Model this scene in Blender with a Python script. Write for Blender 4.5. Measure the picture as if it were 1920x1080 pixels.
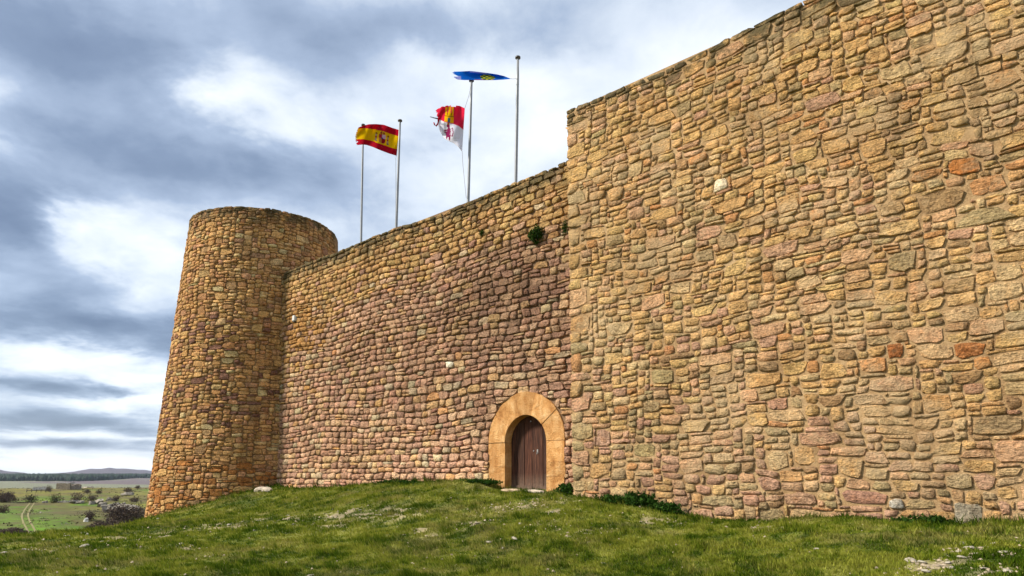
import bpy, bmesh, math, random
import numpy as np
from mathutils import Vector, Matrix

for o in list(bpy.data.objects): bpy.data.objects.remove(o)
S = bpy.context.scene
COL = S.collection
random.seed(7); RNG = np.random.default_rng(7)

# ------------------------------------------------------------------ camera
FPX, PCX, PCY, HOR = 1165.0, 960.0, 700.0, 893.0          # in pixels of a 1920 wide picture
PITCH = math.atan((HOR-PCY)/FPX)
ALPHA = math.atan(1410*math.cos(PITCH)/FPX)               # view direction, measured from the wall's line
FW = np.array([-math.cos(ALPHA), math.sin(ALPHA)]); RT = np.array([math.sin(ALPHA), math.cos(ALPHA)])
cam = bpy.data.cameras.new('camera'); camo = bpy.data.objects.new('camera', cam); COL.objects.link(camo)
cam.sensor_width = 36; cam.lens = FPX/1920*36; cam.shift_y = (PCY-540)/1920
cam.clip_start = 0.1; cam.clip_end = 30000
camo.location = (0, 0, 0)
camo.rotation_euler = (math.pi/2+PITCH, 0, math.atan2(FW[1], FW[0])-math.pi/2)
S.camera = camo

def ray(px, py):
    x = (px-PCX)/FPX; y = -(py-PCY)/FPX
    f = math.cos(PITCH)-y*math.sin(PITCH); u = math.sin(PITCH)+y*math.cos(PITCH)
    return np.array([FW[0]*f+RT[0]*x, FW[1]*f+RT[1]*x, u])
def on_y(px, py, Y):
    r = ray(px, py); return r*Y/r[1]
def proj(P):
    P = np.asarray(P, float)
    a = P[..., 0]*FW[0]+P[..., 1]*FW[1]; b = P[..., 0]*RT[0]+P[..., 1]*RT[1]; z = P[..., 2]
    d = a*math.cos(PITCH)+z*math.sin(PITCH); u = -a*math.sin(PITCH)+z*math.cos(PITCH)
    d = np.where(d > .1, d, .1)
    return PCX+FPX*b/d, PCY-FPX*u/d

# ------------------------------------------------------------------ node helpers
class NT:
    def __init__(s, tree): s.t = tree; s.n = tree.nodes; s.l = tree.links; s.n.clear()
    def add(s, typ, **kw):
        n = s.n.new(typ)
        for k, v in kw.items():
            if k == 'ins':
                for i, val in v.items():
                    if isinstance(val, bpy.types.NodeSocket): s.l.new(val, n.inputs[i])
                    else: n.inputs[i].default_value = val
            else: setattr(n, k, v)
        return n
    def math(s, op, a, b=0.0, c=0.0, clamp=False):
        return s.add('ShaderNodeMath', operation=op, use_clamp=clamp, ins={0: a, 1: b, 2: c}).outputs[0]
    def vec(s, op, a, b=(0, 0, 0), c=(0, 0, 0), out=0):
        return s.add('ShaderNodeVectorMath', operation=op, ins={0: a, 1: b, 2: c}).outputs[out]
    def noise(s, v, scale, detail=4, rough=.55, dist=0.0, out=0):
        return s.add('ShaderNodeTexNoise', ins={'Vector': v, 'Scale': scale, 'Detail': detail, 'Roughness': rough, 'Distortion': dist}).outputs[out]
    def ramp(s, f, stops, interp='LINEAR'):
        n = s.add('ShaderNodeValToRGB', ins={0: f}); r = n.color_ramp; r.interpolation = interp
        while len(r.elements) < len(stops): r.elements.new(.5)
        for e, (p, c) in zip(r.elements, stops):
            e.position = p; e.color = (*c, 1) if len(c) == 3 else c
        return n.outputs[0]
    def mix(s, f, a, b, blend='MIX'):
        n = s.add('ShaderNodeMix', data_type='RGBA', blend_type=blend)
        for i, v in ((0, f), (6, a), (7, b)):
            if isinstance(v, bpy.types.NodeSocket): s.l.new(v, n.inputs[i])
            else: n.inputs[i].default_value = (*v, 1) if (i and len(v) == 3) else v
        return n.outputs[2]
def lin(r, g, b, k=1.0):
    f = lambda c: (c/12.92 if c <= .04045 else ((c+.055)/1.055)**2.4)
    return (f(r/255)*k, f(g/255)*k, f(b/255)*k)

# ------------------------------------------------------------------ sky
SUN_AZ, SUN_EL = math.radians(229), math.radians(41)       # direction to the sun (azimuth from +X)
w = bpy.data.worlds.new('World'); S.world = w; w.use_nodes = True
W = NT(w.node_tree)
sky = W.add('ShaderNodeTexSky', sky_type='NISHITA', sun_disc=False, sun_elevation=SUN_EL, sun_rotation=math.pi/2-SUN_AZ)
geo = W.add('ShaderNodeTexCoord').outputs['Generated']
sep = W.add('ShaderNodeSeparateXYZ', ins={0: geo})
fwd = W.vec('DOT_PRODUCT', geo, (FW[0], FW[1], 0), out=1); rgt = W.vec('DOT_PRODUCT', geo, (RT[0], RT[1], 0), out=1)
az = W.math('ARCTAN2', rgt, fwd); el = W.math('ARCSINE', sep.outputs[2])
elp = W.math('MAXIMUM', el, 0.0)
den = W.math('ADD', W.math('MAXIMUM', sep.outputs[2], 0.0), .20)
plane = W.add('ShaderNodeCombineXYZ', ins={0: W.math('DIVIDE', rgt, den), 1: W.math('DIVIDE', fwd, den), 2: 0.0}).outputs[0]
n1 = W.noise(plane, 1.0, 7, .54, .35)
n2 = W.noise(W.vec('ADD', plane, (7.3, 2.1, 4.0)), 2.0, 7, .58, .2, out=1)
n3 = W.noise(W.vec('ADD', plane, (3.3, 9.1, 2.0)), 3.6, 8, .6, .25)
ae = W.add('ShaderNodeCombineXYZ', ins={0: az, 1: el, 2: 0.0}).outputs[0]
warp = W.vec('MULTIPLY', W.vec('SUBTRACT', n2, (.5, .5, .5)), W.add('ShaderNodeCombineXYZ', ins={0: .42, 1: W.math('ADD', W.math('MULTIPLY', elp, .42), .015), 2: 0.0}).outputs[0])
aew = W.vec('ADD', ae, warp)
def azel(px, py):
    r = ray(px, py); a = math.atan2(r[0]*RT[0]+r[1]*RT[1], r[0]*FW[0]+r[1]*FW[1]); return a, math.atan2(r[2], math.hypot(r[0], r[1]))
BLOBS = [(130, 60, 330, 110, -.34), (0, 400, 150, 130, -.42), (250, 300, 170, 80, -.16), (200, 622, 240, 48, -.55), (430, 300, 190, 90, -.26),
         (60, 722, 120, 18, -.45), (130, 790, 190, 20, -.38), (120, 832, 190, 9, -.35), (800, 40, 260, 60, -.18), (620, 300, 130, 70, -.10), (560, 60, 130, 60, -.16),
         (395, 140, 75, 55, .34), (520, 205, 110, 50, .30), (880, 110, 170, 55, .12), (1240, 110, 260, 90, .13), (930, 250, 170, 110, .11), (60, 240, 55, 60, .16),
         (190, 420, 60, 40, .26), (290, 480, 80, 70, .20), (110, 668, 150, 24, .36), (230, 715, 110, 26, .28), (180, 755, 150, 12, .26), (820, 350, 260, 110, .05),
         (120, 872, 300, 20, .40), (110, 812, 200, 7, .26), (1650, 100, 300, 150, .05)]
V = W.math('MULTIPLY_ADD', W.math('SUBTRACT', n1, .5), .50, .52)
V = W.math('MULTIPLY_ADD', W.math('SUBTRACT', n3, .5), .55, V)
for (px, py, sx, sy, amp) in BLOBS:
    a0, e0 = azel(px, py); a1, _ = azel(px+sx, py); _, e1 = azel(px, py-sy)
    ia, ie = 1/abs(a1-a0), 1/abs(e1-e0)
    q = W.vec('MULTIPLY_ADD', aew, (ia, ie, 0), (-a0*ia, -e0*ie, 0))
    g = W.math('EXPONENT', W.math('MULTIPLY', W.vec('DOT_PRODUCT', q, q, out=1), -1.0))
    V = W.math('MULTIPLY_ADD', g, amp, V)
K = 2.95
cl = W.ramp(V, [(0.0, lin(96, 112, 138, .95)), (.2, lin(118, 134, 158)), (.4, lin(154, 169, 191)), (.55, lin(196, 206, 218)), (.72, lin(225, 230, 236)), (1.0, lin(250, 250, 251))])
cl = W.vec('SCALE', cl); W.n[-1].inputs['Scale'].default_value = K
mixs = W.mix(.95, sky.outputs[0], cl)
bg = W.add('ShaderNodeBackground', ins={0: mixs, 1: .10})
W.l.new(bg.outputs[0], W.add('ShaderNodeOutputWorld').inputs[0])

# ------------------------------------------------------------------ sun, exposure
sl = bpy.data.lights.new('sun', 'SUN'); sl.energy = 1.5; sl.angle = math.radians(10); sl.color = (1, .93, .82)
so = bpy.data.objects.new('sun', sl); COL.objects.link(so)
sd = Vector((math.cos(SUN_AZ)*math.cos(SUN_EL), math.sin(SUN_AZ)*math.cos(SUN_EL), math.sin(SUN_EL)))
so.rotation_euler = sd.to_track_quat('Z', 'Y').to_euler(); so.location = sd*60
S.view_settings.view_transform = 'Standard'; S.view_settings.look = 'None'; S.view_settings.gamma = 1
S.view_settings.exposure = 2.2; S.view_settings.use_curve_mapping = False
S.render.engine = 'CYCLES'
S.cycles.max_bounces = 6; S.cycles.volume_bounces = 0

# ------------------------------------------------------------------ object helpers
def tag(o, label=None, cat=None, group=None, kind=None):
    for k, v in (('label', label), ('category', cat), ('group', group), ('kind', kind)):
        if v: o[k] = v
    return o
def link(name, me, mat=None, parent=None, smooth=False):
    o = bpy.data.objects.new(name, me); COL.objects.link(o)
    if mat: me.materials.append(mat)
    if parent: o.parent = parent
    if smooth: me.polygons.foreach_set('use_smooth', [True]*len(me.polygons))
    return o
def empty(name, loc=(0, 0, 0)):
    o = bpy.data.objects.new(name, None); COL.objects.link(o); o.location = loc; o.empty_display_size = .3; return o
def mesh_np(name, V, polys, colors=None):
    """colors: per vertex linear RGB"""
    me = bpy.data.meshes.new(name); me.from_pydata([tuple(v) for v in V] if not isinstance(V, np.ndarray) else V.tolist(), [], polys); me.update()
    if colors is not None:
        at = me.attributes.new('col', 'FLOAT_COLOR', 'POINT')
        c = np.ones((len(V), 4), np.float32); c[:, :3] = colors; at.data.foreach_set('color', c.ravel())
    return me
def tri_mesh(name, V, F, colors):
    """fast path for big triangle soups"""
    me = bpy.data.meshes.new(name); nv, nf = len(V), len(F)
    me.vertices.add(nv); me.vertices.foreach_set('co', np.asarray(V, np.float32).ravel())
    me.loops.add(nf*3); me.loops.foreach_set('vertex_index', np.asarray(F, np.int32).ravel())
    me.polygons.add(nf); me.polygons.foreach_set('loop_start', np.arange(0, nf*3, 3, dtype=np.int32))
    me.update(calc_edges=True)
    at = me.attributes.new('col', 'FLOAT_COLOR', 'POINT')
    c = np.ones((nv, 4), np.float32); c[:, :3] = colors; at.data.foreach_set('color', c.ravel())
    return me
def prism(poly, y0, y1, rz=None):
    """polygon in (x,z), extruded from y0 (front) to y1 (back) -> verts, faces"""
    n = len(poly)
    v = [(x, y0, z) for x, z in poly]+[(x, y1, z) for x, z in poly]
    f = [tuple(range(n)), tuple(range(2*n-1, n-1, -1))]
    f += [(i, i+n, (i+1) % n+n, (i+1) % n) for i in range(n)]
    return v, f
def bev_obj(name, v, f, mat, parent, bev=.01, seg=1):
    bm = bmesh.new(); vs = [bm.verts.new(p) for p in v]
    for q in f: bm.faces.new([vs[i] for i in q])
    bmesh.ops.recalc_face_normals(bm, faces=bm.faces)
    if bev: bmesh.ops.bevel(bm, geom=bm.edges[:], offset=bev, segments=seg, affect='EDGES', clamp_overlap=True)
    me = bpy.data.meshes.new(name); bm.to_mesh(me); bm.free()
    return link(name, me, mat, parent)
def tube(path, rad, n=8, cap=True):
    P = [Vector(p) for p in path]; v = []; f = []
    rad = rad if isinstance(rad, (list, tuple)) else [rad]*len(P)
    for i, p in enumerate(P):
        t = (P[min(i+1, len(P)-1)]-P[max(i-1, 0)]).normalized()
        a = t.orthogonal().normalized() if abs(t.z) < .95 else t.cross(Vector((0, 1, 0))).normalized(); b = t.cross(a)
        for k in range(n):
            an = 2*math.pi*k/n; v.append(tuple(p+(a*math.cos(an)+b*math.sin(an))*rad[i]))
    for i in range(len(P)-1):
        for k in range(n): f.append((i*n+k, i*n+(k+1) % n, (i+1)*n+(k+1) % n, (i+1)*n+k))
    if cap: f.append(tuple(range(n-1, -1, -1))); f.append(tuple(range((len(P)-1)*n, len(P)*n)))
    return v, f

# value noise in numpy
def _h(i, j, s):
    n = (i.astype(np.int64)*374761393+j.astype(np.int64)*668265263+s*1274126177) & 0x7fffffff
    n = ((n ^ (n >> 13))*1274126177) & 0x7fffffff
    return ((n ^ (n >> 16)) & 0xffff)/65535.0
def vn(x, y, s=0):
    x = np.asarray(x, float); y = np.asarray(y, float)
    i = np.floor(x); j = np.floor(y); u = x-i; v = y-j; u = u*u*(3-2*u); v = v*v*(3-2*v)
    return (_h(i, j, s)*(1-u)+_h(i+1, j, s)*u)*(1-v)+(_h(i, j+1, s)*(1-u)+_h(i+1, j+1, s)*u)*v
def fbm(x, y, s=0, o=4):
    r = 0; a = .5; t = 0
    for k in range(o): r = r+a*vn(np.asarray(x)*2**k, np.asarray(y)*2**k, s+k*17); t += a; a *= .55
    return r/t
def sstep(a, b, x):
    t = np.clip((np.asarray(x, float)-a)/(b-a), 0, 1); return t*t*(3-2*t)

# ------------------------------------------------------------------ materials
def mat(name):
    m = bpy.data.materials.new(name); m.use_nodes = True; return m, NT(m.node_tree)
def finish(N, color, rough=.9, height=None, dist=.02, strength=1.0, spec=.2, normal=None):
    p = N.add('ShaderNodeBsdfPrincipled')
    for k, v in (('Base Color', color), ('Roughness', rough), ('Specular IOR Level', spec)):
        if isinstance(v, bpy.types.NodeSocket): N.l.new(v, p.inputs[k])
        else: p.inputs[k].default_value = (*v, 1) if isinstance(v, tuple) else v
    if height is not None:
        b = N.add('ShaderNodeBump', ins={'Height': height, 'Distance': dist, 'Strength': strength})
        N.l.new(b.outputs[0], p.inputs['Normal'])
    N.l.new(p.outputs[0], N.add('ShaderNodeOutputMaterial').inputs[0]); return p
def stone_mat(name, top_z, pit=.5, smear=.0, lime=(.5, .4, .28)):
    m, N = mat(name)
    pos = N.add('ShaderNodeNewGeometry').outputs['Position']
    c = N.add('ShaderNodeAttribute', attribute_name='col').outputs['Color']
    a = N.noise(pos, 3.2, 6, .62); b = N.noise(pos, 17, 5, .65); g = N.noise(pos, 48, 4, .7)
    big = N.noise(pos, .55, 4, .6)
    f = N.math('ADD', N.math('MULTIPLY', a, .62), N.math('MULTIPLY_ADD', b, .85, N.math('MULTIPLY', g, .35)))
    f = N.ramp(N.math('MULTIPLY', f, .55), [(.38, (.36, .33, .30)), (.49, (1, 1, 1)), (.60, (1.40, 1.37, 1.32))])
    col = N.mix(1.0, c, f, 'MULTIPLY')
    # hue drift inside a stone: iron stains
    col = N.mix(N.ramp(N.noise(pos, 6.0, 5, .6), [(.52, (0, 0, 0)), (.74, (.55, .55, .55))]), col, N.mix(1.0, col, (1.10, .86, .64), 'MULTIPLY'))
    # bedding lines of the sandstone
    bed = N.noise(N.vec('ADD', N.vec('MULTIPLY', pos, (5, 5, 34)), N.vec('SCALE', c)), 1.0, 5, .65, .6)
    col = N.mix(1.0, col, N.ramp(bed, [(.36, (.60, .57, .53)), (.46, (1, 1, 1)), (.62, (1.18, 1.17, 1.14))]), 'MULTIPLY')
    # lime mortar smeared over the faces in old repairs
    if smear:
        sm = N.math('MULTIPLY', N.ramp(N.math('MULTIPLY_ADD', N.noise(pos, 9, 5, .7), .35, N.noise(N.vec('ADD', pos, (3.7, 0, 1.2)), .62, 5, .6)), [(.69, (0, 0, 0)), (.80, (1, 1, 1))]), smear)
        col = N.mix(sm, col, lime)
    # rain streaks running down from the top
    rs_ = N.ramp(N.noise(N.vec('MULTIPLY', pos, (2.6, 2.6, .22)), 1.0, 5, .6), [(.56, (1, 1, 1)), (.70, (.62, .58, .54))])
    col = N.mix(1.0, col, rs_, 'MULTIPLY')
    # pits
    pits = N.ramp(N.noise(pos, 26, 4, .7), [(.30, (.0, .0, .0)), (.40, (1, 1, 1))])
    col = N.mix(N.math('MULTIPLY', N.math('SUBTRACT', 1.0, pits), .7), col, (.055, .043, .03))
    # grey and ochre lichen, thick along the exposed top
    z = N.add('ShaderNodeSeparateXYZ', ins={0: pos}).outputs[2]
    tz = N.add('ShaderNodeMapRange', interpolation_type='SMOOTHSTEP', ins={0: z, 1: top_z-1.3, 2: top_z-.02, 3: 0.0, 4: 1.0}).outputs[0]
    li = N.math('MULTIPLY', N.ramp(N.math('ADD', N.noise(pos, 2.3, 7, .68), N.math('MULTIPLY', tz, .18)), [(.55, (0, 0, 0)), (.68, (1, 1, 1))]), N.math('MULTIPLY_ADD', tz, .85, .10))
    col = N.mix(li, col, N.mix(N.noise(pos, 9, 3), (.045, .042, .036), (.20, .155, .06)))
    col = N.mix(N.ramp(big, [(.36, (.42, .42, .42)), (.56, (0, 0, 0))]), col, N.mix(1.0, col, (.62, .56, .48), 'MULTIPLY'))
    h = N.math('ADD', N.math('MULTIPLY', a, .9), N.math('MULTIPLY_ADD', b, .8, N.math('MULTIPLY', g, .32)))
    h = N.math('MULTIPLY_ADD', bed, .35, N.math('MULTIPLY_ADD', pits, .22*pit, h))
    finish(N, col, .93, h, .13, 1.0, .12)
    return m
def mortar_mat(name, c0, c1, dark):
    m, N = mat(name); pos = N.add('ShaderNodeNewGeometry').outputs['Position']
    a = N.noise(pos, 1.1, 6, .6); b = N.noise(pos, 22, 5, .7)
    col = N.ramp(N.math('ADD', N.math('MULTIPLY', a, .6), N.math('MULTIPLY', b, .4)), [(.34, dark), (.5, c0), (.66, c1)])
    h = N.math('ADD', N.math('MULTIPLY', b, .6), N.noise(pos, 70, 3, .6))
    finish(N, col, .97, h, .03, 1.0, .08)
    return m
M_STONE_MID = stone_mat('pink_rubble', 9.27); M_STONE_RIGHT = stone_mat('tan_rubble', 10.58, smear=.62, lime=lin(204, 176, 136)); M_STONE_TOWER = stone_mat('ochre_rubble', 12.25)
M_MORT_MID = mortar_mat('eroded_mortar', lin(128, 102, 78), lin(160, 130, 100), lin(92, 72, 54))
M_MORT_RIGHT = mortar_mat('sandy_mortar', lin(176, 144, 104), lin(202, 172, 130), lin(128, 100, 68))
M_MORT_TOWER = mortar_mat('brown_mortar', lin(142, 112, 76), lin(168, 134, 92), lin(96, 74, 50))

def simple(name, c, rough=.6, metal=0.0, nscale=30, var=.25, bump=.003):
    m, N = mat(name); pos = N.add('ShaderNodeNewGeometry').outputs['Position']
    n = N.noise(pos, nscale, 4, .6)
    col = N.mix(n, tuple(x*(1-var) for x in c), tuple(x*(1+var) for x in c))
    p = finish(N, col, rough, n, bump, .6, .4); p.inputs['Metallic'].default_value = metal; return m
def attr_mat(name, rough=.8, trans=0.0, spec=.2, nscale=0, var=.3):
    m, N = mat(name); c = N.add('ShaderNodeAttribute', attribute_name='col').outputs['Color']
    if nscale:
        pos = N.add('ShaderNodeNewGeometry').outputs['Position']
        c = N.mix(1.0, c, N.ramp(N.noise(pos, nscale, 5, .65), [(.3, (1-var,)*3), (.7, (1+var,)*3)]), 'MULTIPLY')
    if not trans: finish(N, c, rough, spec=spec); return m
    d = N.add('ShaderNodeBsdfDiffuse', ins={0: c}); t = N.add('ShaderNodeBsdfTranslucent', ins={0: c})
    mx = N.add('ShaderNodeMixShader', ins={0: trans, 1: d.outputs[0], 2: t.outputs[0]})
    N.l.new(mx.outputs[0], N.add('ShaderNodeOutputMaterial').inputs[0]); return m
M_GRASS = attr_mat('grass_blades', trans=.25); M_LEAF = attr_mat('leaves', trans=.2); M_FLAG = attr_mat('flag_cloth', trans=.5)
M_FAR = attr_mat('far_stone', nscale=1.6, var=.7); M_TWIG = attr_mat('twigs', trans=.1)
M_POLE = simple('galvanised_pole', (.23, .24, .25), .5, .35, 8); M_CAP = simple('dark_cap', (.07, .065, .06), .6, 0)
M_ROPE = simple('rope', (.32, .31, .30), .9); M_WHITEBOX = simple('white_plastic', (.6, .6, .58), .5)
M_IRON = simple('dull_metal', (.34, .33, .31), .45, .6)
M_PEBBLE = attr_mat('limestone', nscale=14, var=.35)

# ------------------------------------------------------------------ terrain
D = 14.277; DR = D-.45; MID_TOP = 9.27; R_TOP = 10.58; CORNER = -9.52
TC = np.array([-29.17, 15.21]); T_TOP = 12.25
def trad(z):  # tower radius: battered
    return 3.56+(T_TOP-np.asarray(z, float))*.0515
def ray_cyl(px, py, r):
    d = ray(px, py); a = d[0]**2+d[1]**2; b = d[0]*TC[0]+d[1]*TC[1]; c = TC@TC-r*r
    q = b*b-a*c; t = (b-math.sqrt(max(q, 0)))/a; return d*t
cps = []
for p in [(510, 917), (560, 915), (620, 913), (700, 907), (760, 905), (860, 902), (912, 904), (948, 917), (990, 921), (1030, 921), (1062, 921)]: cps.append(on_y(*p, D))
for p in [(1078, 932), (1150, 938), (1220, 950), (1290, 965), (1350, 977), (1400, 978), (1500, 972), (1560, 970), (1650, 973), (1740, 978), (1920, 983)]: cps.append(on_y(*p, DR))
for p in [(272, 975), (330, 961), (400, 941), (450, 928), (495, 917)]: cps.append(ray_cyl(*p, 4.2))
def dpt(px, py, d):
    r = ray(px, py); return r/math.hypot(r[0], r[1])*d
cps += [dpt(0, 1006, 21), dpt(60, 1004, 22.5), dpt(130, 1001, 24.5), dpt(200, 994, 27.5), dpt(250, 983, 30)]
cps += [dpt(0, 1080, 12.3), dpt(300, 1080, 11.6), dpt(600, 1080, 10.8), dpt(960, 1080, 10.0), dpt(1300, 1080, 9.6), dpt(1600, 1080, 9.4), dpt(1920, 1080, 9.2)]
cps += [(-8, 10.8, -.98), (-13, 11.2, -.86), (-18, 11.2, -.92), (-22, 11.5, -1.12), (-4, 10.8, -1.10), (0, 0, -1.62), (-6, 0, -1.62), (0, 5, -1.42), (6, 6, -1.3), (6, 13.8, -.85), (-12, -4, -1.75), (6, -5, -1.7), (-4, 4, -1.52), (-10, 16, -.4), (-20, 17, -.4), (0, 17, -.8), (8, 20, -.8), (-10, 22, -.5),
        (-26, 2, -2.6), (-30, 7, -3.2), (-35, 11, -3.6), (-36, 18, -3.6), (-28, 26, -3.2), (-18, -4, -2.0), (-32, 2, -4.6), (-40, 8, -6.0), (-28, -5, -3.8), (-40, 20, -5.5), (-15, 30, -1.5), (5, 35, -1.5), (18, 10, -1.6), (18, -10, -2.2), (0, -20, -2.4), (-20, -16, -3.5)]
cps = np.array(cps)
def tps(X, Y, fit=[None]):
    def U(r2): return .5*r2*np.log(r2+1e-9)
    if fit[0] is None:
        n = len(cps); d2 = (cps[:, None, 0]-cps[None, :, 0])**2+(cps[:, None, 1]-cps[None, :, 1])**2
        A = np.zeros((n+3, n+3)); A[:n, :n] = U(d2)+np.eye(n)*.03; A[:n, n] = 1; A[:n, n+1:] = cps[:, :2]; A[n, :n] = 1; A[n+1:, :n] = cps[:, :2].T
        fit[0] = np.linalg.solve(A, np.r_[cps[:, 2], 0, 0, 0])
    s = fit[0]; n = len(cps); out = s[n]+s[n+1]*X+s[n+2]*Y
    for i in range(n): out = out+s[i]*U((X-cps[i, 0])**2+(Y-cps[i, 1])**2)
    return out
FX = [40, 60, 90, 116, 160, 250, 400, 480, 700, 1500, 2300, 2900, 4200, 9000]
FZ = [-6.2, -8.4, -9.8, -10, -9.2, -8.2, -6.4, -7.5, -14, -14.5, -8, -5, -6, -6]
def far_z(X, Y):
    r = np.hypot(X, Y); a = np.degrees(np.arctan2(Y, X)) % 360
    z = np.interp(r, FX, FZ)
    z = z+(fbm(X/23, Y/23, 5)-.5)*1.6*sstep(50, 120, r)+(fbm(X/300, Y/300, 9)-.5)*6*sstep(500, 1500, r)
    hill = 78*np.exp(-((a-163.2)/2.2)**2)*.55+70*np.exp(-((a-161)/2.6)**2)*.45+74*np.exp(-((a-171)/2.3)**2)+34*fbm(a/1.2, a*0, 3)+22*(fbm(a/9, a*0+4, 8))
    z = z+hill*.8*np.exp(-((r-6400)/1300)**2)*sstep(3900, 5600, r)
    return z
def ground_z(X, Y, micro=True):
    X = np.asarray(X, float); Y = np.asarray(Y, float); r = np.hypot(X, Y)
    k = sstep(33, 55, r)
    z = tps(X, Y)*(1-k)+far_z(X, Y)*k
    if micro:
        m = (1-sstep(40, 70, r))
        z = z+m*((fbm(X/1.3, Y/1.3, 21, 3)-.5)*.15+(fbm(X/.33, Y/.33, 22, 3)-.5)*.10)
    return z
def on_ground(px, py, dmin=5., dmax=60.):
    r = ray(px, py); h = math.hypot(r[0], r[1]); ds = np.linspace(dmin, dmax, 1600) if dmax < 100 else np.geomspace(dmin, dmax, 1600)
    z = ground_z(r[0]/h*ds, r[1]/h*ds, False); below = np.nonzero(r[2]/h*ds <= z)[0]
    d = ds[below[0]] if len(below) else dmax
    return np.array([r[0]/h*d, r[1]/h*d, float(ground_z(r[0]/h*d, r[1]/h*d))])

BARE = [(540, 972, .9, .35), (705, 968, 1.0, .5), (640, 965, .6, .3), (760, 968, .5, .3), (985, 948, .7, .25), (930, 955, .5, .25), (1010, 945, .8, .2), (430, 985, 1.2, .35), (380, 992, 1.1, .3), (250, 1008, .9, .25), (330, 1031, .5, .2),
        (1730, 1060, .4, .12), (1815, 1032, .25, .08), (1880, 1042, .22, .08), (1860, 1072, .4, .10), (1230, 978, .8, .2), (1010, 990, .4, .2), (470, 978, .8, .3), (600, 985, .6, .3), (1450, 990, .6, .15), (895, 982, .3, .15), (1060, 958, .5, .15), (130, 1030, .5, .2), (1110, 1000, .4, .15), (800, 1000, .5, .2)]
BAREW = [(on_ground(px, py), a, b) for px, py, a, b in BARE]
def bare(X, Y):
    wx = X+(fbm(X/.5, Y/.5, 41)-.5)*1.0; wy = Y+(fbm(X/.5, Y/.5, 47)-.5)*1.0
    b = np.zeros_like(X)
    for c, a, s in BAREW:   # long axis runs along the slope (left-right in the picture)
        dx = wx-c[0]; dy = wy-c[1]; u = dx*RT[0]+dy*RT[1]; v = dx*FW[0]+dy*FW[1]
        b = np.maximum(b, np.exp(-(u/a)**2-(v/(s*2.2))**2))
    return b*sstep(.48, .70, fbm(X/.22, Y/.22, 55)+.06*b)*.95
G_DARK, G_MID, G_LIGHT, G_STRAW = [np.array(c) for c in ((.064, .112, .008), (.172, .216, .018), (.290, .302, .045), (.37, .32, .11))]
def grass_col(X, Y, rnd):
    p = fbm((X*RT[0]+Y*RT[1])/1.15, (X*FW[0]+Y*FW[1])/.8, 31, 5); q = fbm(X/3.5, Y/3.5, 37, 3); s = fbm(X/.21, Y/.21, 33, 3)
    t = np.clip((p-.5)*2.0+(q-.5)*1.0+(s-.5)*2.6+.47+rnd*.36, 0, 1)[:, None]
    c = np.where(t < .5, G_DARK+(G_MID-G_DARK)*t*2, G_MID+(G_LIGHT-G_MID)*(t-.5)*2)
    st = sstep(.55, .75, fbm(X/.8, Y/.8, 61, 4)+rnd*.15)[:, None]*.55
    return c*(1-st)+G_STRAW*st
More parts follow.
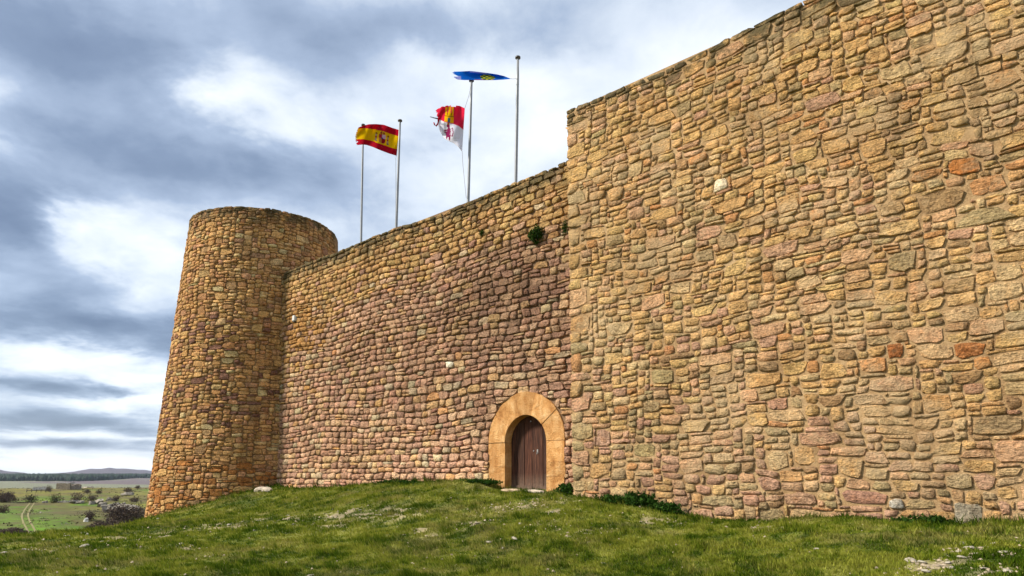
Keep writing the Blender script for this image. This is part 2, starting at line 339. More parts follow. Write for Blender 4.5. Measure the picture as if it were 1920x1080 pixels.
def build_ground():
    rr = np.concatenate([np.geomspace(1.2, 60, 330), np.geomspace(60, 9500, 260)[1:]])
    aa = np.concatenate([np.linspace(50, 156, 190, endpoint=False), np.linspace(156, 176, 150, endpoint=False), np.linspace(176, 410, 70, endpoint=False)])
    A, Rr = np.meshgrid(np.radians(aa), rr); X = (Rr*np.cos(A)).ravel(); Y = (Rr*np.sin(A)).ravel(); Z = ground_z(X, Y)
    na, nr = len(aa), len(rr); r = np.hypot(X, Y); az_ = np.degrees(A.ravel())
    i = np.arange(nr-1)[:, None]*na; j = np.arange(na)[None, :]; j2 = (j+1) % na
    Fq = np.stack([i+j, i+na+j, i+na+j2, i+j2], -1).reshape(-1, 4)[:, ::-1]
    c = grass_col(X, Y, np.zeros_like(X))*.75
    soil = np.array([.105, .085, .045]); c = c*.72+soil*.28
    b = np.clip(bare(X, Y), 0, 1)[:, None]*(r < 45)[:, None]; c = c*(1-b)+np.array([.36, .29, .19])*b
    # the valley
    n = fbm(X/26, Y/26, 71, 5); n2 = fbm(X/9, Y/9, 75, 4)
    gv = np.array([.090, .165, .014]); ov = np.array([.185, .160, .036]); bv = np.array([.085, .068, .036]); ol = np.array([.105, .108, .028])
    green = sstep(.52, .66, n+.30*np.exp(-((az_-167.2)/2.2)**2)*np.exp(-((r-150)/60)**2)+.16*np.exp(-((az_-165.5)/3)**2)*np.exp(-((r-330)/70)**2))[:, None]
    v = ol*(1-green)+gv*green
    oc = (sstep(.45, .62, fbm(X/40, Y/40, 81, 4)+.2*sstep(220, 330, r)-.05)*.8)[:, None]; v = v*(1-oc)+ov*oc
    br = sstep(.50, .66, n2)[:, None]*.75*(1-.5*green); v = v*(1-br)+bv*br
    fl = sstep(430, 560, r)[:, None]; fc = fbm(X/400, Y/160, 91, 3)[:, None]
    field = np.array([.125, .100, .105])*(1-sstep(.45, .55, fc))+np.array([.165, .17, .115])*sstep(.45, .55, fc); v = v*(1-fl)+field*fl
    h = sstep(3900, 5000, r)[:, None]; v = v*(1-h)+np.array([.085, .070, .085])*h
    k = sstep(30, 60, r)[:, None]; c = c*(1-k)+v*k
    me = mesh_np('ground', np.c_[X, Y, Z], Fq.tolist(), c)
    m, N = mat('turf'); pos = N.add('ShaderNodeNewGeometry').outputs['Position']; at = N.add('ShaderNodeAttribute', attribute_name='col').outputs['Color']
    f = N.ramp(N.noise(pos, 9, 6, .7), [(.3, (.6, .6, .6)), (.7, (1.4, 1.4, 1.4))])
    f2 = N.ramp(N.noise(pos, .21, 7, .72), [(.34, (.6, .6, .58)), (.66, (1.35, 1.35, 1.3))])
    col = N.mix(1.0, N.mix(1.0, at, f, 'MULTIPLY'), f2, 'MULTIPLY')
    far = N.add('ShaderNodeMapRange', ins={0: N.vec('LENGTH', pos, out=1), 1: 45.0, 2: 110.0, 3: 0.0, 4: .8}).outputs[0]
    far2 = N.math('MULTIPLY', far, N.add('ShaderNodeMapRange', ins={0: N.vec('LENGTH', pos, out=1), 1: 700.0, 2: 480.0, 3: 0.0, 4: 1.0}).outputs[0])
    sp = N.ramp(N.noise(N.vec('MULTIPLY', pos, (1, 1, .3)), .11, 9, .72, .5), [(.45, (0, 0, 0)), (.60, (1, 1, 1))])
    col = N.mix(N.math('MULTIPLY', sp, far2), col, (.105, .082, .040))
    sp2 = N.ramp(N.noise(pos, .35, 8, .75), [(.58, (0, 0, 0)), (.70, (1, 1, 1))])
    col = N.mix(N.math('MULTIPLY', sp2, N.math('MULTIPLY', far2, .7)), col, (.045, .042, .022))
    finish(N, col, .95, N.noise(pos, 14, 5, .7), .05, 1.0, .1)
    return tag(link('ground', me, m, smooth=True), kind='structure')
build_ground()

# ------------------------------------------------------------------ masonry
def pack(Wd, Hd, cw, ch, sizes, big, rng, filler_min=1, pre=()):
    """fill a rectangle with random rectangular stones on a cell grid -> list of (u0,v0,u1,v1)"""
    nx, ny = int(round(Wd/cw)), int(round(Hd/ch)); cw, ch = Wd/nx, Hd/ny
    occ = np.zeros((ny, nx), bool); out = []
    for (u, v, a, b) in pre:
        x0, y0, x1, y1 = int(round(u/cw)), int(round(v/ch)), int(round((u+a)/cw)), int(round((v+b)/ch))
        if x0 < 0 or y0 < 0 or x1 > nx or y1 > ny or occ[y0:y1, x0:x1].any(): continue
        occ[y0:y1, x0:x1] = True; out.append((x0*cw, y0*ch, x1*cw, y1*ch))
    for _ in range(big[0]):
        a, b = big[1][rng.integers(len(big[1]))]; x = rng.integers(0, max(nx-a, 1)); y = rng.integers(0, max(ny-b, 1))
        if occ[y:y+b, x:x+a].any() or x+a > nx or y+b > ny: continue
        occ[y:y+b, x:x+a] = True; out.append((x*cw, y*ch, (x+a)*cw, (y+b)*ch))
    SW = np.array([s[2] for s in sizes], float); SW /= SW.sum()
    for y in range(ny):
        x = 0; 
        while x < nx:
            if occ[y, x]: x += 1; continue
            k = rng.choice(len(sizes), p=SW); a, b, _ = sizes[k]; a = max(1, a+int(rng.integers(-1, 2)))
            run = 0
            while x+run < nx and run < a and not occ[y, x+run]: run += 1
            if x+run < nx and not occ[y, x+run]:
                r2 = run
                while x+r2 < nx and r2 < run+2 and not occ[y, x+r2]: r2 += 1
                if r2-run == 1 or (x+r2 < nx and occ[y, x+r2]): run = r2
            b2 = 1
            while b2 < b and y+b2 < ny and not occ[y+b2, x:x+run].any(): b2 += 1
            occ[y:y+b2, x:x+run] = True; out.append((x*cw, y*ch, (x+run)*cw, (y+b2)*ch)); x += run
    return out
NS = 10
def stone_geo(rect, rng, warp, joint=.012, bev=.035, proud=(.01, .05), sq=3.2):
    """-> (NS*3+1, 3) points (u, v, out) ; faces are shared (STONE_F)"""
    u0, v0, u1, v1 = rect; cu, cv = (u0+u1)/2, (v0+v1)/2; hw, hh = (u1-u0)/2-joint*rng.uniform(.4, 1.3), (v1-v0)/2-joint*rng.uniform(.4, 1.3)
    hw, hh = max(hw, .02), max(hh, .015)
    # angles concentrated on the corners so that the outline reads as a hewn block
    base = np.array([.62, 1.02, 1.57, 2.12, 2.52, 3.76, 4.16, 4.71, 5.26, 5.66]) if hw > hh*.6 else np.array([.35, .78, 1.25, 1.9, 2.36, 2.8, 3.5, 4.1, 5.1, 5.9])
    th = base+rng.uniform(-.16, .16, NS)
    p = rng.uniform(sq, sq+5); r = (np.abs(np.cos(th))**p+np.abs(np.sin(th))**p)**(-1/p)
    r = r*(1+np.minimum(rng.normal(-.02, .07, NS), .07))
    if rng.random() < .3: r[rng.integers(NS)] *= rng.uniform(.68, .85)          # a knocked-off corner
    ca_, sb_ = np.cos(th)*r, np.sin(th)*r; kx, ky = rng.normal(0, .09, 2); sh = rng.normal(0, .06)
    ou, ov = (ca_*(1+kx*sb_)+sh*sb_)*hw, (sb_*(1+ky*ca_)+rng.normal(0, .07)*ca_)*hh
    tilt = rng.uniform(-.07, .07, 2); pr = rng.uniform(*proud)
    be = min(bev*rng.uniform(.6, 1.5), .42*min(hw, hh))
    su, sv = max(1-be/hw, .3), max(1-be/hh, .3)
    d2 = pr+tilt[0]*ou*su+tilt[1]*ov*sv+rng.uniform(-.012, .008, NS)
    P = np.zeros((NS*3+1, 3))
    P[:NS] = np.c_[ou*1.02, ov*1.02, np.full(NS, -.13)]
    ch_ = rng.uniform(.25, 1.0, NS)**1.5; ch_[rng.integers(NS)] = rng.uniform(1.2, 2.2)      # uneven, chipped arris
    P[NS:2*NS] = np.c_[ou, ov, d2-be*rng.uniform(.35, 1.1, NS)]
    P[2*NS:3*NS] = np.c_[ou*(1-(1-su)*ch_), ov*(1-(1-sv)*ch_), d2]
    P[3*NS] = (rng.uniform(-.2, .2)*hw, rng.uniform(-.2, .2)*hh, pr+rng.uniform(-.012, .018))
    P[:, 0] += cu; P[:, 1] += cv
    du, dv = warp(P[:, 0], P[:, 1]); P[:, 0] += du; P[:, 1] += dv
    return P
STONE_F = []
for k in range(NS):
    k2 = (k+1) % NS
    for b in (0, NS): STONE_F += [(b+k, b+k2, b+NS+k2), (b+k, b+NS+k2, b+NS+k)]
    STONE_F.append((2*NS+k, 2*NS+k2, 3*NS))
STONE_F = np.array(STONE_F)
def courses(Wd, Hd, rng, h0=.15, h1=.29, w0=.22, w1=.62, pre=()):
    """coursed rubble: every course has its own height, every stone its own length; some are split or doubled"""
    out = []; v = 0.0; top = Hd-.16
    while v < top-.08:
        h = min(rng.triangular(h0, .22, h1), top-v)
        if top-v-h < .1: h = top-v
        u = -rng.uniform(0, .3)
        while u < Wd:
            w_ = rng.triangular(w0, .36, w1)*(.75+h/.22*.25); k = rng.random(); a, b = max(u, 0), min(u+w_, Wd)
            if b-a > .06:
                dv = rng.normal(0, .012)
                if k < .10 and h > .17: m = v+h*rng.uniform(.35, .65); out += [(a, v, b, m), (a, m, b, v+h)]
                elif k < .16 and b-a > .4: m = a+(b-a)*rng.uniform(.3, .7); q = v+h*rng.uniform(.4, .6); out += [(a, v, m, v+h), (m, v, b, q), (m, q, b, v+h)]
                else: out.append((a, v+dv*.5, b, v+h+dv))
            u += w_
        v += h
    u = 0.0
    while u < Wd: w_ = rng.uniform(.28, .65); out.append((u, top, min(u+w_, Wd), Hd)); u += w_
    return out
def coping(Wd, Hd, rng, h=.16):
    u = 0.0; o = []
    while u < Wd-.8:
        w_ = rng.uniform(.28, .65); o.append((u, Hd-h, w_, h)); u += w_
    return o
def mk_warp(seed, a1=.05, a2=.10):
    def wf(u, v):
        return ((vn(u/.7+50, v/.7+50, seed)-.5)*2*a1+(vn(u/.28+50, v/.28+50, seed+3)-.5)*a1, (vn(u/.8+90, v/.6+20, seed+1)-.5)*2*a1+(vn(u/3.1+9, v/2.2+70, seed+2)-.5)*2*a2)
    return wf
def emit_stones(parent, mat_, items, keep=300):
    """items: list of (Vworld, color). The ones that show largest become separate stones, the rest one joined part"""
    area = []
    for V_, c in items:
        x, y = proj(V_[NS:3*NS]); x0, x1 = np.clip([x.min(), x.max()], 0, 1920); y0, y1 = np.clip([y.min(), y.max()], 0, 1080)
        area.append(max(x1-x0, 0)*max(y1-y0, 0) if (x.min() > -10 and V_[:, 1].max() > 5) else 0)
    for k, (V_, c) in enumerate(items):
        if c[1]: area[k] = 0
    order = np.argsort(area)[::-1]; big = set(order[:keep].tolist()); Fl = STONE_F.tolist()
    for k in order[:keep]:
        V_, c = items[k]; o_ = V_[:NS].mean(0)
        me = mesh_np('stone', V_-o_, Fl, np.tile(c[0], (len(V_), 1)))
        ob = link('stone', me, mat_, parent, False); ob.location = o_
    rest = [k for k in range(len(items)) if k not in big]
    n = NS*3+1; VV = np.concatenate([items[k][0] for k in rest]); FF = np.concatenate([STONE_F+i*n for i in range(len(rest))]); CC = np.repeat(np.array([items[k][1][0] for k in rest]), n, 0)
    me = tri_mesh('rubble_stones', VV, FF, CC); ob = link('rubble_stones', me, mat_, parent, False); ob['kind'] = 'stuff'
ALB = 1.36; CALM = .40
def pick(rng, pal):
    w_ = np.array([p[0] for p in pal]); k = rng.choice(len(pal), p=w_/w_.sum()); c = np.array(lin(*pal[k][1]))
    mean = sum(q[0]*np.array(lin(*q[1])) for q in pal)/w_.sum()
    c = c*(1-CALM)+mean*CALM
    c = c*(1+rng.normal(0, .10))*(1+rng.normal(0, .02, 3))*ALB; return c*min(1.0, .66/c.max())
def boost(p, f): return [(w_*f.get(n, 1), c) for n, (w_, c) in zip(range(len(p)), p)]
#               0 ochre            1 yellow tan        2 pink tan          3 grey tan         4 rust            5 dark brown      6 cream            7 purple pink      8 olive grey
PAL = [(22, (190, 150, 96)), (22, (204, 168, 110)), (14, (194, 152, 118)), (8, (160, 142, 106)), (3.5, (174, 116, 68)), (5, (126, 98, 70)), (11, (216, 186, 140)), (7, (162, 124, 106)), (5, (136, 126, 92))]
def col_right(u, v, rng):   # u = world x, v = world z
    f = {}
    low = float(sstep(2.2, -.4, v)) ; left = float(sstep(-3.0, -7.0, u))*float(sstep(5.0, 2.5, v))
    f[7] = .55+3.6*low+3.2*left; f[8] = 1+1.2*low+1.6*left; f[3] = 1+1.2*low+1*left; f[6] = 1+.5*low; f[0] = 1-.55*max(low, left*.8); f[1] = 1-.45*low
    up = float(sstep(6, 9.5, v)); f[0] = f[0]*(1+.8*up); f[1] = f[1]*(1+.6*up); f[8] = f[8]*(1+.8*up)
    if float(fbm(u/1.6, v/1.1, 131)) > .56: f[4] = 2.2; f[5] = 2.2; f[7] = f[7]*1.5
    return pick(rng, boost(PAL, f))
PALM = [(30, (166, 130, 106)), (24, (152, 116, 98)), (16, (182, 148, 118)), (9, (138, 102, 88)), (6, (196, 164, 120)), (5, (158, 150, 122)), (2.5, (222, 200, 162)), (7, (178, 144, 96)), (1.5, (190, 140, 84))]
PALO = [(30, (178, 142, 92)), (24, (192, 158, 104)), (16, (164, 126, 84)), (8, (150, 126, 92)), (8, (186, 144, 110)), (4, (212, 184, 132)), (5, (134, 108, 74))]
def col_mid(u, v, rng):
    up = float(sstep(6.7, 8.0, v+(fbm(u/2.0, v/2.0, 141)-.5)*2.2+max(0, (-16-u))*.16))
    lf = float(sstep(-22.5, -25.0, u+(fbm(u/1.2, v/1.2, 143)-.5)*2.5))*.8*float(sstep(2.5, 4.5, v))
    if rng.random() < max(up, lf)*.92: c = pick(rng, PALO)
    else: c = pick(rng, PALM)
    st = math.exp(-((u+24)/1.2)**2-((v-6.2)/1.2)**2)
    if rng.random() < st*.8: c = np.array(lin(196, 148, 90))*rng.uniform(.75, 1.1)
    low = float(sstep(2.5, -.3, v)); c = c*(1+.30*low)
    wd = math.exp(-((u+12.3)/3.2)**2-((v-5.4)/1.9)**2)      # weathered, darker and redder face
    return c*(1-.36*wd)
PALT = [(28, (174, 134, 84)), (20, (188, 148, 94)), (16, (156, 114, 76)), (9, (142, 116, 82)), (9, (176, 128, 98)), (5, (208, 178, 128)), (5, (142, 104, 86)), (4, (122, 98, 68)), (3, (168, 160, 120))]
def col_tower(a, v, rng):
    c = pick(rng, PALT)*1.12
    if v < .6 and rng.random() < .30*float(sstep(1.2, .2, v)): c = np.array(lin(188, 128, 72))*rng.uniform(.75, 1.1)
    if 2 < v < 7 and rng.random() < .14: c = np.array(lin(150, 110, 92))*rng.uniform(.8, 1.1)
    return c

# ---- curtain wall with the door
DX, DHALF, DSPR, DSILL, ROUT = -11.45, .77, 1.0, -.42, 1.43
def in_surround(x, z, m=0.0):
    x = np.abs(x-DX); return np.where(z > DSPR, np.hypot(x, (z-DSPR)*.97) < ROUT+m, x < ROUT-.03+m)
mid = empty('castle_rampart', (-17, D, -.3)); tag(mid, 'lower curtain wall of pinkish rubble stone with the arched wooden door', 'rampart')
def child(o, parent):  # keep world coordinates although the parent Empty stands at the base
    o.parent = parent; o.matrix_parent_inverse = Matrix.Translation(parent.location).inverted(); return o
rng = np.random.default_rng(11)
MX0, MX1, MZ0 = -27.2, CORNER+.7, -1.3
pre = []
rects = courses(MX1-MX0, MID_TOP-MZ0, rng)
wp = mk_warp(100, .04, .13); items = []
def top_clamp(P, top, seed):
    t = top+(vn(P[:, 0]/.45, P[:, 0]*0, seed)-.5)*.10; P[:, 1] = np.minimum(P[:, 1], t); return P
for rc in rects:
    r = (rc[0]+MX0, rc[1]+MZ0, rc[2]+MX0, rc[3]+MZ0); cx_, cz_ = (r[0]+r[2])/2, (r[1]+r[3])/2
    if in_surround(cx_, cz_, -.04): continue
    up = float(sstep(6.8, 8.4, cz_)); low = float(sstep(2.2, 0, cz_))
    P = stone_geo(r, rng, wp, .012-.004*low, .030, (.005, .05), 3.6); P = top_clamp(P, MID_TOP, 7)
    ins = in_surround(P[:, 0], P[:, 1], .012)
    if ins.any():
        for i in np.nonzero(ins)[0]:
            if P[i, 1] > DSPR:
                v2 = np.array([P[i, 0]-DX, P[i, 1]-DSPR]); q = v2/np.linalg.norm(v2)*(ROUT+.02)*1.01; P[i, 0], P[i, 1] = DX+q[0], DSPR+q[1]
            else: P[i, 0] = DX+math.copysign(ROUT-.03+.02, P[i, 0]-DX)
    V_ = np.c_[P[:, 0], D-P[:, 2], P[:, 1]]
    items.append((V_, (col_mid(cx_, cz_, rng), False)))
# special stones seen in the photograph: the white block in the middle of the wall
k = min(range(len(items)), key=lambda i: np.hypot(items[i][0][-1][0]+14.49, items[i][0][-1][2]-3.70)); items[k] = (items[k][0], (np.array(lin(232, 222, 198))*1.1, False))
def reparent_new(fn, parent):
    before = set(bpy.data.objects); fn(); 
    for o in bpy.data.objects:
        if o not in before and o.parent == parent: o.matrix_parent_inverse = Matrix.Translation(parent.location).inverted()
reparent_new(lambda: emit_stones(mid, M_STONE_MID, items), mid)
# core with the door opening cut through its front leaf
out = [(MX0-1.5, MZ0-.8), (DX-DHALF-.05, MZ0-.8)]
arc = [(DX-DHALF-.05, DSPR)]+[(DX-(DHALF+.05)*math.cos(t), DSPR+(DHALF+.05)*math.sin(t)) for t in np.linspace(0, math.pi, 15)[1:-1]]+[(DX+DHALF+.05, DSPR), (DX+DHALF+.05, MZ0-.8)]
out += arc+[(MX1+.3, MZ0-.8), (MX1+.3, MID_TOP-.05), (MX0-1.5, MID_TOP-.05)]
v, f = prism(out, D+.042, D+.55); v2, f2 = prism([(MX0-1.5, MZ0-.8), (MX1+.3, MZ0-.8), (MX1+.3, MID_TOP-.06), (MX0-1.5, MID_TOP-.06)], D+.553, D+1.6)
n0 = len(v); v += v2; f += [tuple(i+n0 for i in q) for q in f2]
core = link('masonry_core', mesh_np('masonry_core', v, f), M_MORT_MID); child(core, mid)
# dressed stone surround
def dressed():
    m, N = mat('dressed_sandstone'); pos = N.add('ShaderNodeNewGeometry').outputs['Position']; oi = N.add('ShaderNodeObjectInfo').outputs['Random']
    a = N.noise(pos, 2.2, 6, .65, .6); b = N.noise(pos, 22, 5, .7)
    col = N.ramp(N.math('MULTIPLY_ADD', b, .35, N.math('MULTIPLY', a, .72)), [(.36, lin(160, 112, 64)), (.5, lin(200, 150, 94)), (.62, lin(214, 172, 120)), (.74, lin(236, 208, 164))])
    col = N.mix(1.0, col, N.ramp(oi, [(0, (.86, .84, .80)), (1, (1.1, 1.06, 1.0))]), 'MULTIPLY')
    col = N.mix(N.ramp(N.noise(pos, 30, 3, .7), [(.27, (.8, .8, .8)), (.36, (0, 0, 0))]), col, (.12, .075, .035))
    col = N.mix(1.0, col, N.ramp(N.noise(N.vec('MULTIPLY', pos, (4, 4, .7)), 1.0, 5, .65), [(.42, (1, 1, 1)), (.62, (.74, .66, .58))]), 'MULTIPLY')
    finish(N, col, .88, N.math('MULTIPLY_ADD', b, .6, a), .06, 1.0, .15); return m
M_DRESS = dressed()
def surround_piece(name, poly, y0):
    v, f = prism(poly, y0, D+.44); o = bev_obj(name, v, f, M_DRESS, None, .006, 2); child(o, mid); return o
gap = .0015
def ringpt(t, r, k=1.0): return (DX-r*math.cos(t), DSPR+r*k*math.sin(t))
angs = [0, .62, 1.28, 1.86, 2.50, math.pi]
rs = random.Random(3)
for i in range(5):
    a, b = angs[i]+gap, angs[i+1]-gap; ts = np.linspace(a, b, 7)
    surround_piece('arch_block', [ringpt(t, ROUT+rs.uniform(-.012, .012), 1.03) for t in ts]+[ringpt(t, DHALF, 1.02) for t in ts[::-1]], D-.012-rs.uniform(0, .02))
for side, cuts in ((-1, [DSPR-.006, .28, -.16, -1.0]), (1, [DSPR-.006, .40, -.02, -1.0])):
    for i in range(3):
        z1, z0 = cuts[i]-.001, cuts[i+1]+.001; xo = ROUT+(-.03, .0, -.04)[i]*(1 if side > 0 else -.6)
        surround_piece('jamb_block', [(DX+side*DHALF, z0), (DX+side*xo, z0), (DX+side*xo, z1), (DX+side*DHALF, z1)][::side], D-.010-.006*i)
# door
def wood():
    m, N = mat('weathered_planks'); pos = N.add('ShaderNodeNewGeometry').outputs['Position']; oi = N.add('ShaderNodeObjectInfo').outputs['Random']
    st = N.vec('MULTIPLY', pos, (26, 26, 1.3)); st = N.vec('ADD', st, N.vec('SCALE', (1, 1, 1))); g = N.noise(st, 1.0, 6, .65); g2 = N.noise(N.vec('MULTIPLY', pos, (90, 90, 3)), 1.0, 3, .6)
    col = N.ramp(N.math('MULTIPLY_ADD', g2, .35, N.math('MULTIPLY', g, .7)), [(.34, lin(24, 15, 11)), (.52, lin(62, 39, 29)), (.7, lin(108, 76, 58))])
    col = N.mix(1.0, col, N.ramp(oi, [(0, (.75, .72, .74)), (.7, (1.0, .95, .92)), (1, (1.5, 1.12, .92))]), 'MULTIPLY')
    z = N.add('ShaderNodeSeparateXYZ', ins={0: pos}).outputs[2]
    we = N.math('MULTIPLY', N.add('ShaderNodeMapRange', ins={0: z, 1: .1, 2: -.4, 3: 0.0, 4: .75}).outputs[0], N.noise(pos, 14, 4, .7))
    col = N.mix(we, col, lin(150, 128, 108)); finish(N, col, .85, N.math('ADD', g, N.math('MULTIPLY', g2, .5)), .012, 1.0, .25); return m
M_WOOD = wood(); DY = D+.31
dl = link('door', mesh_np('door', *prism([(DX-.83, DSILL-.1)]+[(DX+.83, DSILL-.1)]+[(DX+.83*math.cos(t), DSPR+.83*math.sin(t)) for t in np.linspace(0, math.pi, 17)], DY+.03, DY+.07)), simple('door_back', (.02, .014, .011), .9)); child(dl, mid)  # backing sheet coloured near black: shade of the plank gaps painted in
tag(dl, 'dark weathered plank door under the sandstone arch')
ed = [-.80, -.56, -.27, .02, .42, .60, .80]
for i in range(6):
    x0, x1 = DX+ed[i]+.006, DX+ed[i+1]-.006; xs = np.linspace(x0, x1, 7)
    top = [(x, DSPR+math.sqrt(max(.805**2-(x-DX)**2, 0.0))) for x in xs[::-1]]
    v, f = prism([(x0, DSILL+.02), (x1, DSILL+.02)]+top, DY-(.022, .006, .0, .012, .004, .0)[i], DY+.028)
    o = bev_obj('plank', v, f, M_WOOD, None, .006); o.parent = dl; o.matrix_parent_inverse = Matrix.Translation(mid.location).inverted() @ Matrix.Identity(4)
def door_part(name, v, f, m, bev=.004):
    o = bev_obj(name, v, f, m, None, bev); o.parent = dl; return o
for o in [c for c in dl.children]: o.matrix_parent_inverse = Matrix.Identity(4)
v, f = prism([(DX-.79, DSILL+.03), (DX+.03, DSILL+.03), (DX+.03, DSILL+.16), (DX-.79, DSILL+.15)], DY-.040, DY-.024); door_part('bottom_rail', v, f, M_WOOD)
v, f = prism([(DX+.05, DSILL+.03), (DX+.79, DSILL+.03), (DX+.79, DSILL+.13), (DX+.05, DSILL+.14)], DY-.040, DY-.014); door_part('bottom_rail', v, f, M_WOOD)
v, f = prism([(DX+.20, .66), (DX+.25, .66), (DX+.25, .78), (DX+.20, .78)], DY-.022, DY-.010); door_part('lock_plate', v, f, M_IRON)
v, f = tube([(DX+.225, DY-.020, .69), (DX+.225, DY-.06, .69), (DX+.225, DY-.06, .64)], .012, 8); door_part('handle', v, f, M_IRON, 0)
v, f = tube([(DX-.02, DY-.005, 1.62), (DX-.02, DY-.03, 1.62)], .02, 8); door_part('stud', v, f, M_IRON, 0)
v, f = tube([(DX+.09, DY-.010, .74), (DX+.09, DY-.034, .74)], .018, 8); door_part('stud', v, f, M_IRON, 0)

# ---- tall wall on the right
rw = empty('castle_rampart', (-3, DR, -.8)); tag(rw, 'taller tan rubble stone wall projecting forward on the right of the door', 'rampart')
rng = np.random.default_rng(29); RX0, RX1, RZ0 = CORNER, 4.5, -1.9
sizes = [(4, 2, 20), (3, 2, 18), (5, 3, 14), (4, 3, 15), (6, 3, 7), (5, 2, 13), (3, 1, 4), (5, 1, 4), (2, 2, 8), (3, 3, 8), (7, 2, 6), (8, 1, 2), (6, 4, 3), (2, 1, 3)]
pre = []; z = 0.0; kk = 0
while z < R_TOP-RZ0-.5:      # quoins at the corner
    h = [.34, .42, .26, .50, .30][kk % 5]; pre.append((0, z, (.72, .42, .6, .36)[kk % 4], h)); z += h; kk += 1
def rp(px, py, w_, h_):
    p = on_y(px, py, DR); pre.append((p[0]-RX0-w_/2, p[2]-RZ0-h_/2, w_, h_))
for q in [(1812, 312, .60, .36), (1765, 380, .78, .36), (1640, 280, .42, .38), (1688, 432, .74, .28), (1885, 297, .78, .30), (1680, 665, .36, .34), (1757, 668, .62, .30), (1822, 660, .46, .32), (1745, 575, .40, .28), (1815, 960, .52, .52), (1885, 963, .66, .28), (1772, 948, .5, .26), (1677, 945, .25, .28), (1770, 97, .80, .40), (1845, 68, .66, .50), (1680, 130, .5, .36), (1720, 945, .55, .22), (1600, 155, .4, .34), (1665, 235, .4, .2), (1850, 615, .5, .32), (1900, 640, .5, .3), (1690, 495, .45, .35), (1350, 342, .36, .28), (1375, 192, .42, .34), (1130, 820, .40, .55), (1880, 140, .6, .34), (1560, 700, .44, .3), (1330, 640, .44, .3), (1150, 670, .5, .3), (1085, 878, .5, .6), (1440, 905, .5, .3), (1500, 935, .6, .34)]: rp(*q)
rects = pack(RX1-RX0, R_TOP-RZ0, .078, .075, sizes, (190, [(9, 4), (8, 5), (7, 4), (10, 4), (6, 5), (7, 5), (6, 4)]), rng, pre=coping(RX1-RX0, R_TOP-RZ0, rng)+pre)
wp = mk_warp(200, .055, .13); items = []
rust = on_y(1812, 312, DR); gre = on_y(1815, 960, DR); whi = on_y(1677, 945, DR); rs2 = on_y(1680, 665, DR); rs3 = on_y(1822, 660, DR); wh2 = on_y(1350, 342, DR)
for rc in rects:
    r = (rc[0]+RX0, rc[1]+RZ0, rc[2]+RX0, rc[3]+RZ0); cx_, cz_ = (r[0]+r[2])/2, (r[1]+r[3])/2
    small = (r[2]-r[0])*(r[3]-r[1]) < .022
    flush = float(sstep(.42, .62, fbm(cx_/1.7, cz_/1.5, 151)+.10*float(sstep(6, 3, cz_))))
    P = stone_geo(r, rng, (lambda u, v: (np.zeros_like(u), np.zeros_like(v))) if rc[0] < .01 else wp, .007+.004*flush, .021, (.0, .040-.022*flush), 3.0)
    P[:, 0] = np.maximum(P[:, 0], RX0-.02)
    P = top_clamp(P, R_TOP, 9); V_ = np.c_[P[:, 0], DR-P[:, 2], P[:, 1]]
    c = col_right(cx_, cz_, rng)
    for q, cc in ((rust, (172, 112, 62)), (gre, (158, 148, 128)), (whi, (255, 250, 236)), (rs2, (150, 96, 56)), (rs3, (176, 118, 72)), (wh2, (230, 214, 182))):
        if r[0] < q[0] < r[2] and r[1] < q[2] < r[3]: c = np.array(lin(*cc))*min(1.3, .9/max(lin(*cc)))
    if r[0] < whi[0] < r[2] and r[1] < whi[2] < r[3]: V_[:, 1] -= .03
    items.append((V_, (c, False)))
# the return at the corner
for rc in pack(1.5, R_TOP-RZ0, .078, .075, sizes, (20, [(7, 4), (6, 4)]), rng):
    P = stone_geo((rc[0]+.02, rc[1]+RZ0, rc[2]+.02, rc[3]+RZ0), rng, mk_warp(210, .03, .1), .014, .032, (.0, .03), 2.8); P = top_clamp(P, R_TOP, 9); P[:, 0] = np.maximum(P[:, 0], .03)
    items.append((np.c_[RX0+.03-P[:, 2], DR+P[:, 0], P[:, 1]][:, [0, 1, 2]], (col_right(-9.5, float(P[-1, 1]), rng), True)))
reparent_new(lambda: emit_stones(rw, M_STONE_RIGHT, items), rw)
v, f = prism([(RX0+.045, RZ0-.3), (RX1-.02, RZ0-.3), (RX1-.02, R_TOP-.05), (RX0+.045, R_TOP-.05)], DR+.022, DR+1.9)
core = link('masonry_core', mesh_np('masonry_core', v, f), M_MORT_RIGHT); child(core, rw)

